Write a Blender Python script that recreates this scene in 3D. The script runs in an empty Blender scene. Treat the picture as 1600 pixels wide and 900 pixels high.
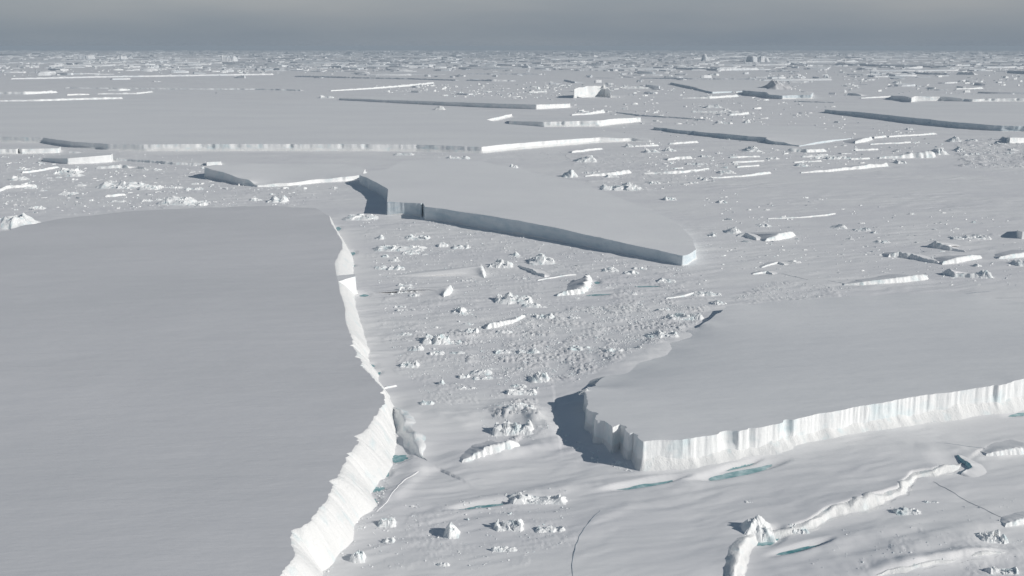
import bpy, math, random
import numpy as np
from mathutils import Vector
from mathutils.geometry import delaunay_2d_cdt

rng = np.random.default_rng(7)
random.seed(7)
S = bpy.context.scene
COL = S.collection
R = math.radians

# ------------------------------------------------------------------ camera
CAM_H, FPX, YH = 300.0, 1537.0, 73.0          # height above the ice, focal length and horizon row of a 1600 px wide frame
PITCH = math.atan((450 - YH) / FPX)
cam = bpy.data.cameras.new('camera')
cam.sensor_width = 36.0
cam.lens = 36.0 * FPX / 1600
cam.clip_start, cam.clip_end = 1.0, 400000.0
co = bpy.data.objects.new('camera', cam)
COL.objects.link(co)
co.location = (0, 0, CAM_H)
co.rotation_euler = (math.pi / 2 - PITCH, 0, 0)
S.camera = co

# ------------------------------------------------------------------ light
SUN_EL = R(26.5)
SX, SY = 0.933, -0.360                        # horizontal direction towards the sun
sl = bpy.data.lights.new('sun', 'SUN')
sl.energy = 2.6
sl.angle = R(0.5)
sl.color = (1.0, 0.96, 0.91)
so = bpy.data.objects.new('sun', sl)
COL.objects.link(so)
sd = Vector((SX * math.cos(SUN_EL), SY * math.cos(SUN_EL), math.sin(SUN_EL)))
so.rotation_euler = sd.to_track_quat('Z', 'Y').to_euler()

W = bpy.data.worlds.new('World')
S.world = W
W.use_nodes = True
nt = W.node_tree
nt.nodes.clear()
def wn(t, **k):
    n = nt.nodes.new(t)
    for a, b in k.items(): setattr(n, a, b)
    return n
sky = wn('ShaderNodeTexSky', sky_type='NISHITA', sun_disc=False)
sky.sun_elevation = SUN_EL
sky.sun_rotation = math.atan2(SX, SY)
tc = wn('ShaderNodeTexCoord')
mp = wn('ShaderNodeMapping'); mp.inputs['Scale'].default_value = (1.2, 1.2, 7.0)
nz = wn('ShaderNodeTexNoise'); nz.inputs['Scale'].default_value = 1.6; nz.inputs['Detail'].default_value = 5
nz.inputs['Roughness'].default_value = 0.5
nt.links.new(tc.outputs['Generated'], mp.inputs['Vector'])
nt.links.new(mp.outputs['Vector'], nz.inputs['Vector'])
sep = wn('ShaderNodeSeparateXYZ'); nt.links.new(tc.outputs['Generated'], sep.inputs[0])
el = wn('ShaderNodeValToRGB')                 # sky by height above horizon; unseen upper part darkened and blued for the shadows
e = el.color_ramp.elements
e[0].position, e[0].color = 0.0, (0.190, 0.224, 0.268, 1)
e[1].position, e[1].color = 1.0, (0.030, 0.055, 0.090, 1)
for p_, c_ in ((0.012, (0.186, 0.220, 0.262, 1)), (0.035, (0.235, 0.258, 0.288, 1)), (0.10, (0.270, 0.300, 0.325, 1)), (0.28, (0.075, 0.105, 0.140, 1))):
    q = e.new(p_); q.color = c_
nt.links.new(sep.outputs['Z'], el.inputs['Fac'])
cr = wn('ShaderNodeValToRGB')
cr.color_ramp.elements[0].position, cr.color_ramp.elements[0].color = 0.36, (0.84, 0.88, 0.92, 1)
cr.color_ramp.elements[1].position, cr.color_ramp.elements[1].color = 0.66, (1.20, 1.14, 1.08, 1)
nt.links.new(nz.outputs['Fac'], cr.inputs['Fac'])
mul = wn('ShaderNodeMix', data_type='RGBA', blend_type='MULTIPLY'); mul.inputs['Factor'].default_value = 1
nt.links.new(el.outputs['Color'], mul.inputs[6]); nt.links.new(cr.outputs['Color'], mul.inputs[7])
gain = wn('ShaderNodeMix', data_type='RGBA', blend_type='MULTIPLY'); gain.inputs['Factor'].default_value = 1
gain.inputs[7].default_value = (10, 10, 10, 1)
nt.links.new(mul.outputs[2], gain.inputs[6])
mx = wn('ShaderNodeMix', data_type='RGBA'); mx.inputs['Factor'].default_value = 0.93     # cloud veil over the clear sky
nt.links.new(sky.outputs['Color'], mx.inputs[6]); nt.links.new(gain.outputs[2], mx.inputs[7])
bg = wn('ShaderNodeBackground'); bg.inputs['Strength'].default_value = 0.1
wo = wn('ShaderNodeOutputWorld')
nt.links.new(mx.outputs[2], bg.inputs['Color']); nt.links.new(bg.outputs[0], wo.inputs['Surface'])

S.view_settings.view_transform = 'Standard'
S.view_settings.look = 'None'
S.view_settings.exposure = 0.33
S.view_settings.gamma = 1.0
S.cycles.max_bounces = 6
S.cycles.diffuse_bounces = 3
S.cycles.volume_bounces = 0
S.cycles.use_denoising = True

# ------------------------------------------------------------------ helpers
cp, sp = math.cos(PITCH), math.sin(PITCH)
def P(x, y, z=0.0):
    """the point at height z seen at pixel (x, y) of the 1600x900 photograph"""
    u, v = (x - 800) / FPX, -(y - 450) / FPX
    d = (u, cp + v * sp, -sp + v * cp)
    t = (z - CAM_H) / d[2]
    return np.array((d[0] * t, d[1] * t, z))

def _h(ix, iy, seed):
    n = (ix.astype(np.int64) * 374761393 + iy.astype(np.int64) * 668265263 + seed * 1274126177) & 0xFFFFFFFF
    n = ((n ^ (n >> 13)) * 1274126177) & 0xFFFFFFFF
    return (n ^ (n >> 16)) & 0xFFFFFFFF
def noise(x, y, seed=0):
    x = np.asarray(x, float); y = np.asarray(y, float)
    x, y = np.broadcast_arrays(x, y)
    x0, y0 = np.floor(x), np.floor(y)
    fx, fy = x - x0, y - y0
    def g(dx, dy):
        a = _h(x0 + dx, y0 + dy, seed) * (2 * math.pi / 4294967296.0)
        return np.cos(a) * (fx - dx) + np.sin(a) * (fy - dy)
    sx = fx * fx * fx * (fx * (fx * 6 - 15) + 10); sy = fy * fy * fy * (fy * (fy * 6 - 15) + 10)
    a = g(0, 0) * (1 - sx) + g(1, 0) * sx
    b = g(0, 1) * (1 - sx) + g(1, 1) * sx
    return (a * (1 - sy) + b * sy) * 1.45
def fbm(x, y, o=4, seed=0, gain=0.5):
    s, a = 0.0, 1.0
    for i in range(o):
        s = s + a * noise(np.asarray(x) * 2 ** i + 17.3 * i, np.asarray(y) * 2 ** i - 9.1 * i, seed + i)
        a *= gain
    return s
def sm(a, b, x):
    t = np.clip((x - a) / (b - a), 0, 1)
    return t * t * (3 - 2 * t)
def inpoly(x, y, poly):
    r = np.zeros(np.shape(x), bool)
    n = len(poly)
    for i in range(n):
        x1, y1 = poly[i][0], poly[i][1]; x2, y2 = poly[(i + 1) % n][0], poly[(i + 1) % n][1]
        if y1 == y2: continue
        c = ((y1 > y) != (y2 > y)) & (x < (x2 - x1) * (y - y1) / (y2 - y1) + x1)
        r ^= c
    return r
def segdist(x, y, pts):
    """distance to a polyline, and the parameter (0..n-1) of the nearest point"""
    best = np.full(np.shape(x), 1e12); par = np.zeros(np.shape(x))
    for i in range(len(pts) - 1):
        ax, ay = pts[i][:2]; bx, by = pts[i + 1][:2]
        dx, dy = bx - ax, by - ay
        t = np.clip(((x - ax) * dx + (y - ay) * dy) / (dx * dx + dy * dy), 0, 1)
        d = np.hypot(x - ax - t * dx, y - ay - t * dy)
        m = d < best
        best = np.where(m, d, best); par = np.where(m, i + t, par)
    return best, par

def mesh_obj(name, verts, faces, mats, parent=None, smooth=True, mat_idx=None, loc=None):
    """one mesh object; faces an (n,k) array or a list; verts in world space, loc becomes the origin"""
    me = bpy.data.meshes.new(name)
    v = np.asarray(verts, float)
    if loc is not None: v = v - np.asarray(loc)
    if isinstance(faces, np.ndarray):
        n, k = faces.shape
        me.vertices.add(len(v)); me.vertices.foreach_set('co', v.astype(np.float32).ravel())
        me.loops.add(n * k); me.loops.foreach_set('vertex_index', faces.astype(np.int32).ravel())
        me.polygons.add(n)
        me.polygons.foreach_set('loop_start', np.arange(0, n * k, k, dtype=np.int32))
        try: me.polygons.foreach_set('loop_total', np.full(n, k, dtype=np.int32))
        except Exception: pass
        me.update(calc_edges=True)
    else:
        me.from_pydata([tuple(p) for p in v], [], faces)
    for m in (mats if isinstance(mats, (list, tuple)) else [mats]): me.materials.append(m)
    me.polygons.foreach_set('use_smooth', np.full(len(me.polygons), bool(smooth)))
    if mat_idx is not None: me.polygons.foreach_set('material_index', np.asarray(mat_idx, dtype=np.int32))
    me.validate()
    me.update()
    o = bpy.data.objects.new(name, me)
    COL.objects.link(o)
    if parent is not None: o.parent = parent
    elif loc is not None: o.location = loc
    return o
def tag(o, label, cat, group=None, kind=None):
    if label: o['label'] = label
    if cat: o['category'] = cat
    if group: o['group'] = group
    if kind: o['kind'] = kind
    return o
def thing(name, loc, label, cat, group=None):
    o = bpy.data.objects.new(name, None)
    o.empty_display_size = 5
    COL.objects.link(o); o.location = loc
    return tag(o, label, cat, group)
def gridfaces(nr, nc, wrap=False):
    i = np.arange(nr - 1)[:, None]; j = np.arange(nc if wrap else nc - 1)[None, :]
    j2 = (j + 1) % nc
    return np.stack(np.broadcast_arrays(i * nc + j, i * nc + j2, (i + 1) * nc + j2, (i + 1) * nc + j), -1).reshape(-1, 4)

# ------------------------------------------------------------------ materials
def material(name, base, rough=0.6, var=None, var_scale=(0.02, 0.02, 0.02), bumps=(), spec=0.25, lo=0.4, hi=0.7, detail=5):
    m = bpy.data.materials.new(name); m.use_nodes = True
    t = m.node_tree; b = t.nodes['Principled BSDF']
    b.inputs['Base Color'].default_value = (*base, 1); b.inputs['Roughness'].default_value = rough
    b.inputs['Specular IOR Level'].default_value = spec
    geo = t.nodes.new('ShaderNodeNewGeometry')
    def nodes(scale, det):
        mpn = t.nodes.new('ShaderNodeMapping'); mpn.inputs['Scale'].default_value = scale
        t.links.new(geo.outputs['Position'], mpn.inputs['Vector'])
        n = t.nodes.new('ShaderNodeTexNoise'); n.inputs['Scale'].default_value = 1.0; n.inputs['Detail'].default_value = det
        t.links.new(mpn.outputs['Vector'], n.inputs['Vector'])
        return n
    if var:
        n = nodes(var_scale, detail)
        r = t.nodes.new('ShaderNodeValToRGB')
        r.color_ramp.elements[0].position, r.color_ramp.elements[0].color = lo, (*base, 1)
        r.color_ramp.elements[1].position, r.color_ramp.elements[1].color = hi, (*var, 1)
        t.links.new(n.outputs['Fac'], r.inputs['Fac']); t.links.new(r.outputs['Color'], b.inputs['Base Color'])
    prev = None
    for scale, dist, det in bumps:
        n = nodes(scale, det)
        bp = t.nodes.new('ShaderNodeBump'); bp.inputs['Strength'].default_value = 1; bp.inputs['Distance'].default_value = dist
        t.links.new(n.outputs['Fac'], bp.inputs['Height'])
        if prev: t.links.new(prev.outputs['Normal'], bp.inputs['Normal'])
        prev = bp
    if prev: t.links.new(prev.outputs['Normal'], b.inputs['Normal'])
    return m
M_GROUND = material('sea_ice_snow', (0.86, 0.86, 0.86), 0.7, (0.79, 0.79, 0.805), (0.004, 0.011, 0.01),
                    [((0.05, 0.16, 0.1), 0.35, 6)], lo=0.38, hi=0.66)
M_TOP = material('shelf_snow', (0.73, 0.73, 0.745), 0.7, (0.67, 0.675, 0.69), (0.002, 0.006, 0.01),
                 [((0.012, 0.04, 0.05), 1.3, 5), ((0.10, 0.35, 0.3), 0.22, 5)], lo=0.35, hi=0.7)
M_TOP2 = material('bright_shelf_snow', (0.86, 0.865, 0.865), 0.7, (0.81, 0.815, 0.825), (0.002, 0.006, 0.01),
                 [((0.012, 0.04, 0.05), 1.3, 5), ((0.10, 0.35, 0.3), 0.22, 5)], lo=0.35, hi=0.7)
M_CLIFF = material('firn_cliff', (0.89, 0.90, 0.90), 0.55, (0.66, 0.78, 0.81), (0.05, 0.05, 0.06),
                   [((0.35, 0.35, 0.14), 0.45, 5), ((0.04, 0.04, 0.6), 0.2, 3)], lo=0.52, hi=0.8, spec=0.3)
M_CLIFF_B = material('shaded_blue_ice_wall', (0.72, 0.78, 0.815), 0.5, (0.55, 0.66, 0.72), (0.04, 0.04, 0.12),
                   [((0.35, 0.35, 0.14), 0.4, 5), ((0.03, 0.03, 0.7), 0.3, 3)], lo=0.45, hi=0.75, spec=0.3)  # bluish ice, with the deep shade of these walls worked into its tone
M_APRON = material('apron_snow', (0.81, 0.815, 0.81), 0.65, (0.62, 0.73, 0.755), (0.1, 0.1, 0.06),
                   [((0.5, 0.5, 0.15), 0.4, 4), ((1.1, 1.1, 0.3), 0.3, 4)], lo=0.55, hi=0.85)
M_ICE = material('broken_ice', (0.89, 0.90, 0.90), 0.5, (0.63, 0.75, 0.775), (0.12, 0.12, 0.12),
                 [((0.6, 0.6, 0.6), 0.35, 4)], lo=0.52, hi=0.74, spec=0.3)
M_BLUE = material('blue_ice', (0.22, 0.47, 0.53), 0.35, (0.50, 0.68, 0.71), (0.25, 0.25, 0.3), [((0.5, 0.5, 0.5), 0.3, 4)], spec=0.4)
M_POOL = material('meltwater', (0.11, 0.31, 0.335), 0.25, (0.42, 0.60, 0.62), (0.16, 0.16, 0.1), [((0.3, 0.3, 0.3), 0.03, 3)], spec=0.5, lo=0.35, hi=0.65)
M_CRACK = material('crack_shadow', (0.20, 0.25, 0.30), 0.4, (0.45, 0.5, 0.54), (0.2, 0.2, 0.2))  # dark tone stands for the shadow down inside a crack
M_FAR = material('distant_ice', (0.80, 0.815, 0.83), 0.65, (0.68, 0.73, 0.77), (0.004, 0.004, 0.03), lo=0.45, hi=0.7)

# ------------------------------------------------------------------ sea ice (one sheet out to the horizon)
RUBBLE = [  # patches of broken small ice frozen into the floes: outline in photo pixels and height in metres
    ([(560, 345), (700, 345), (1000, 412), (1095, 425), (1120, 470), (1080, 515), (1000, 555), (900, 600), (700, 640), (650, 620), (600, 520), (590, 430)], 0.55),
    ([(690, 520), (850, 490), (1000, 470), (1100, 480), (1085, 515), (1000, 552), (900, 590), (780, 600)], 0.9),
    ([(765, 630), (830, 625), (860, 680), (800, 700), (740, 690)], 1.5),
    ([(1490, 218), (1640, 215), (1640, 262), (1500, 262)], 2.6),
    ([(1480, 366), (1560, 366), (1560, 376), (1480, 376)], 1.3),
    ([(880, 240), (1020, 240), (1120, 255), (1010, 300), (920, 285)], 1.0),
    ([(0, 262), (310, 262), (500, 300), (480, 322), (100, 336), (0, 330)], 0.7),
    ([(640, 800), (890, 790), (900, 850), (760, 900), (600, 880)], 0.25),
    ([(1400, 850), (1600, 830), (1600, 905), (1330, 905)], 0.3),
    ([(1190, 440), (1310, 440), (1310, 468), (1130, 475)], 0.8),
    ([(1000, 420), (1090, 416), (1060, 480), (940, 480)], 0.4),
]
RUBBLE_W = [([P(*p)[:2] for p in poly], a) for poly, a in RUBBLE]
MOUNDS = [  # drifts: ridge line in photo pixels, height, half width in metres
    ([(792, 640), (830, 655), (862, 690)], 5.5, 15),
    ([(1098, 506), (1060, 526), (1010, 554), (960, 582), (936, 598)], 3.6, 30),
    ([(730, 722), (790, 712), (860, 695)], 3.0, 9),
    ([(640, 718), (655, 735), (600, 790)], 2.5, 8),
    ([(690, 792), (800, 778), (900, 765), (1000, 756)], 1.6, 7),
    ([(990, 756), (1100, 752), (1220, 728)], 1.5, 6),
    ([(660, 650), (720, 660), (800, 640)], 2.0, 14),
    ([(560, 440), (700, 470), (800, 470)], 1.8, 22),
    ([(590, 520), (680, 528), (760, 520)], 2.2, 12),
    ([(1200, 876), (1300, 850), (1420, 828)], 1.6, 7),
    ([(1240, 900), (1400, 868), (1600, 800)], 1.5, 9),
    ([(1300, 905), (1420, 885), (1590, 862)], 2.8, 7),
    ([(900, 830), (970, 800), (1010, 790)], 1.0, 8),
    ([(1420, 700), (1520, 715), (1600, 705)], 1.8, 10),
]
MOUNDS_W = [([P(*p)[:2] for p in pts], h, w) for pts, h, w in MOUNDS]
POOLS = [  # centre x, y, length, thickness (px), tilt of the long axis on the ice in degrees, label
    (1012, 757.5, 94, 7, 19, 'long narrow turquoise melt pool nearest the left corner of the long sunlit cliff'),
    (1156, 738.5, 112, 11, 25, 'widest turquoise melt lens lying just in front of the middle of the long sunlit cliff'),
    (1156, 729, 52, 3.0, 28, 'thin turquoise streak squeezed between the sunlit cliff foot and the widest melt lens'),
    (755, 790.5, 74, 6, 15, 'narrow teal melt pool alone on open snow midway between the two foreground icebergs'),
    (622, 714.5, 29, 16, -12, 'bright turquoise oval pool between the left iceberg cliff and the shaded blue scarp'),
    (1250, 858, 76, 7, 22, 'teal melt lens in the lower right snow just below the knobbly white ridge'),
    (1200, 843, 27, 14, 40, 'deep teal pool tucked into the hollow of the knobbly white ice ridge'),
    (1598, 646, 44, 6, 20, 'teal melt streak cut by the right edge of the picture under the sunlit cliff'),
    (600, 742, 9, 12, 70, 'small teal pool at the left cliff foot just below the bright turquoise oval'),
    (590, 763, 12, 11, 50, 'small mottled teal pool at the left cliff foot, second below the turquoise oval'),
    (577, 785, 14, 14, 50, 'mottled teal pool at the left cliff foot beside the thin cracked snow edge'),
    (549, 396, 12, 7, 0, 'teal spot on the upper part of the left cliff apron above the square white block'),
    (550, 415, 10, 4, 0, 'thin teal sliver directly above the square white block on the left cliff'),
    (528, 357, 9, 8, 10, 'teal patch at the farthest tip of the left iceberg cliff'),
    (569, 461, 15, 4.5, -8, 'teal streak at the right foot of the square white block'),
    (547, 487, 7, 7, 0, 'tiny teal spot on the left cliff apron below the square white block'),
    (556, 510, 9, 7, 0, 'teal spot halfway down the left cliff apron beside smooth drifts'),
    (576, 572, 14, 10, -30, 'teal hollow at the bend of the left cliff above the thin white flake'),
    (590, 583, 9, 6, -20, 'small teal hollow lowest on the bend of the left cliff'),
    (1012, 447, 36, 3, 4, 'grey green slit of wet ice in the rubble right of the curved hummock'),
    (934, 460, 42, 3, 12, 'grey green slit of wet ice directly below the curved rubble hummock'),
    (933, 441, 9, 5, 0, 'grey green dot of wet ice touching the right side of the curved hummock'),
]
POOL_W = []
for x, y, L, T, ang, lab in POOLS:
    c = P(x, y); r = math.hypot(c[0], c[1])
    a = L / 2 * r / FPX * 1.03 / max(0.3, abs(math.cos(R(ang))))
    bb = T / 2 * (P(x, y - 1)[1] - P(x, y + 1)[1]) / 2
    if abs(ang) > 35: a, bb = max(L, T) / 2 * r / FPX * 2.0, min(L, T) / 2 * r / FPX * 1.6
    else: bb = max(bb * 0.75, 1.0)
    POOL_W.append((c[0], c[1], a, bb, R(ang), lab))

STEPS = [  # raised floe edges: (x, y of the foot, height in m) with the steep side on the right hand, how far back the raised ice reaches, label
    ([(1150, 930, 5), (1158, 900, 5), (1163, 876, 5.5), (1171, 855, 5), (1187, 840, 3), (1228, 838, 2.5), (1268, 829, 4), (1300, 813, 4.5), (1340, 803, 6), (1385, 789, 6.5), (1415, 776, 6.5), (1432, 749, 3), (1462, 747, 5), (1490, 739, 7), (1507, 727, 4)], 110, 'M_APRON',
     'long jagged white floe edge sweeping from the bottom edge up to the right foreground'),
    ([(606, 634, 2), (614, 649, 5), (625, 670, 7), (636, 692, 7), (650, 713, 5), (668, 723, 1)], 55, 'M_ICE', 'shaded blue snow scarp facing the foot of the left iceberg cliff'),
    ([(1340, 908, 1), (1430, 893, 3), (1500, 881, 3), (1575, 868, 3.5), (1594, 862, 2)], 60, 'M_APRON', 'low white snow step across the bottom right corner'),
]
STEPS_W = []
for pts, bk_, mt_, lab in STEPS:
    w = [(*P(x, y)[:2], h) for x, y, h in pts]
    o_ = []
    for i in range(len(w) - 1):                # denser and slightly ragged
        k_ = max(2, int(math.dist(w[i][:2], w[i + 1][:2]) / 4.0))
        for t_ in range(k_): o_.append([w[i][j] + (w[i + 1][j] - w[i][j]) * t_ / k_ for j in range(3)])
    o_.append(list(w[-1])); o_ = np.array(o_)
    tt = np.gradient(o_[:, :2], axis=0); tt /= np.linalg.norm(tt, axis=1)[:, None]
    for _ in range(2): tt[1:-1] = (tt[:-2] + tt[1:-1] + tt[2:]) / 3
    tt /= np.linalg.norm(tt, axis=1)[:, None]
    nn = np.c_[tt[:, 1], -tt[:, 0]]
    sl_ = np.arange(len(o_)) * 4.0
    o_[:, :2] += nn * (1.8 * fbm(sl_ / 22, sl_ * 0 + len(pts), 3, 301))[:, None]
    o_[:, 2] *= np.clip(1 + 0.5 * fbm(sl_ / 13, sl_ * 0 + .5, 3, 302), .3, 2) * np.clip(np.minimum(np.arange(len(o_)), np.arange(len(o_))[::-1]) / 5.0, .1, 1)
    STEPS_W.append((o_, nn, bk_, mt_, lab))

def ground_h(x, y):
    r = np.hypot(x, y)
    ca, sa = math.cos(R(16)), math.sin(R(16))
    a, b = x * ca + y * sa, -x * sa + y * ca
    near = 1 - sm(2500, 6500, r)
    amp = 0.45 + 0.75 * sm(-0.4, 0.5, fbm(x / 260, y / 260, 2, 50))
    a2 = a + 14 * noise(x / 60, y / 60, 90); b2 = b + 5 * noise(x / 45, y / 45, 91)
    h = 1.0 * fbm(x / 420, y / 420, 3, 3) * near
    h = h + near * amp * (0.75 * fbm(a2 / 85, b2 / 19, 3, 11) + 0.30 * fbm(a2 / 34, b2 / 6.5, 3, 23))
    h = h + (1 - near) * 1.2 * fbm(x / 900, y / 500, 3, 31)
    for poly, k in RUBBLE_W:
        xs = [p[0] for p in poly]; ys = [p[1] for p in poly]
        m = (x > min(xs)) & (x < max(xs)) & (y > min(ys)) & (y < max(ys))
        if not m.any(): continue
        xm, ym = x[m], y[m]
        ins = inpoly(xm + 12 * noise(xm / 25, ym / 25, 70), ym + 20 * noise(xm / 25, ym / 25, 71), poly)
        patch = sm(-0.25, 0.45, fbm(xm / 38, ym / 38, 2, 77))
        s = max(1.0, np.mean(ys) / 1300)
        n = 1 - np.abs(fbm(xm / (5.5 * s), ym / (4.2 * s), 3, 81))
        h[m] += ins * patch * k * np.maximum(0, n - 0.45) * 2.3
    for pts, hh, w in MOUNDS_W:
        xs = [p[0] for p in pts]; ys = [p[1] for p in pts]; q = 4 * w
        m = (x > min(xs) - q) & (x < max(xs) + q) & (y > min(ys) - q) & (y < max(ys) + q)
        if not m.any(): continue
        d, t = segdist(x[m], y[m], pts)
        d = d * (1 + (0.25 if w > 18 else 0.5) * noise(x[m] / 30, y[m] / 30, 40))
        end = np.sin(np.pi * np.clip(t / (len(pts) - 1), 0.04, 0.96)) ** 0.6
        h[m] += hh * end * np.exp(-(d / w) ** 2) * (1 + (0.08 if w > 18 else 0.25) * fbm(x[m] / 14, y[m] / 14, 2, 44))
    for pl, nn, bk_, _, _ in STEPS_W:
        m = (x > pl[:, 0].min() - 4.6 * bk_) & (x < pl[:, 0].max() + 100) & (y > pl[:, 1].min() - 100) & (y < pl[:, 1].max() + 4.6 * bk_)
        if not m.any(): continue
        xm, ym = x[m], y[m]
        d, t = segdist(xm, ym, pl)
        i = np.clip(np.round(t).astype(int), 0, len(pl) - 1)
        side = -((xm - pl[i, 0]) * nn[i, 0] + (ym - pl[i, 1]) * nn[i, 1])      # > 0 behind the edge
        sd_ = d * np.sign(side)
        al = np.sqrt(np.maximum(d * d - side * side, 0)) * ((t <= 0) | (t >= len(pl) - 1))
        hl = np.convolve(np.pad(pl[:, 2], 4, mode='edge'), np.ones(9) / 9, 'valid')
        sw = np.zeros_like(xm); sh = np.zeros_like(xm)
        for j in range(0, len(pl)):
            wj = 1 / ((xm - pl[j, 0]) ** 2 + (ym - pl[j, 1]) ** 2 + 12.0) ** 1.5
            sw += wj; sh += wj * hl[j]
        hs = sh / sw
        de = np.minimum(np.hypot(xm - pl[0, 0], ym - pl[0, 1]), np.hypot(xm - pl[-1, 0], ym - pl[-1, 1]))
        w = sm(0.55 * hs + 0.5, 0.55 * hs + 2.5, sd_) * np.exp(-np.maximum(sd_, 0) / bk_) * sm(2, 30, de) * (1 - sm(2.2 * bk_, 4.4 * bk_, d)) * (1 - sm(0, 70, al))
        h[m] += hs * 0.96 * w
    for px, py, pa, pb, an, _ in POOL_W:
        m = (np.abs(x - px) < pa * 2 + 20) & (np.abs(y - py) < pa * 2 + 20)
        if not m.any(): continue
        c, s_ = math.cos(an), math.sin(an)
        u, v = (x[m] - px) * c + (y[m] - py) * s_, -(x[m] - px) * s_ + (y[m] - py) * c
        k = np.sqrt((u / (pa * 1.1)) ** 2 + (v / (pb * 1.4)) ** 2)
        f = 1 - sm(0.75, 1.7, k)
        h[m] = h[m] * (1 - f) + f * (-0.9)
    return h

rows = [0.0, 60, 120, 200, 270, 330, 380]
r_ = 420.0
while r_ < 9000:
    rows.append(r_); r_ *= 1.0026
while r_ < 90000:
    rows.append(r_); r_ *= 1.03
rows = np.array(rows[1:])
fine = np.linspace(R(-35), R(35), 860)
coarse = np.linspace(R(35), R(325), 60)[1:-1]
az = np.concatenate([fine, coarse])
AZ, RR = np.meshgrid(az, rows)
GX, GY = RR * np.sin(AZ), RR * np.cos(AZ)
GZ = np.zeros_like(GX)
kr = 860
GZ[:, :kr] = ground_h(GX[:, :kr], GY[:, :kr])
fade = np.minimum(sm(R(-34.9), R(-33), fine), 1 - sm(R(33), R(34.9), fine))
GZ[:, :kr] *= fade[None, :]
LR = np.log(rows)
def gz(x, y):
    """height of the sea ice sheet at a point, read off its own grid"""
    x = np.atleast_1d(np.asarray(x, float)); y = np.atleast_1d(np.asarray(y, float))
    lr = np.log(np.maximum(np.hypot(x, y), 61)); a = np.clip(np.arctan2(x, y), fine[0], fine[-1])
    fi = np.interp(lr, LR, np.arange(len(rows))); fj = np.interp(a, fine, np.arange(kr))
    i = np.minimum(fi.astype(int), len(rows) - 2); j = np.minimum(fj.astype(int), kr - 2)
    u, v = fi - i, fj - j
    return (GZ[i, j] * (1 - u) + GZ[i + 1, j] * u) * (1 - v) + (GZ[i, j + 1] * (1 - u) + GZ[i + 1, j + 1] * u) * v
gv = np.stack([GX, GY, GZ], -1).reshape(-1, 3)
gf = gridfaces(len(rows), len(az), True)[:, ::-1]
g = mesh_obj('sea_ice', gv, gf, M_GROUND)
tag(g, 'snow covered sea ice sheet reaching to the horizon', 'sea ice', kind='structure')

# ------------------------------------------------------------------ tabular icebergs
def resample(pts, close=True):
    """pts (n,k): first two columns x, y; step grows with the distance from the camera"""
    out = []
    n = len(pts)
    for i in range(n if close else n - 1):
        a, b = np.array(pts[i], float), np.array(pts[(i + 1) % n], float)
        L = np.hypot(*(b - a)[:2]); d = math.hypot(*((a + b) / 2)[:2])
        k = max(1, int(L / max(0.9, d * 0.0011)))
        k = min(k, 1500)
        for j in range(k): out.append(a + (b - a) * j / k)
    if not close: out.append(np.array(pts[-1], float))
    return np.array(out)

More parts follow.
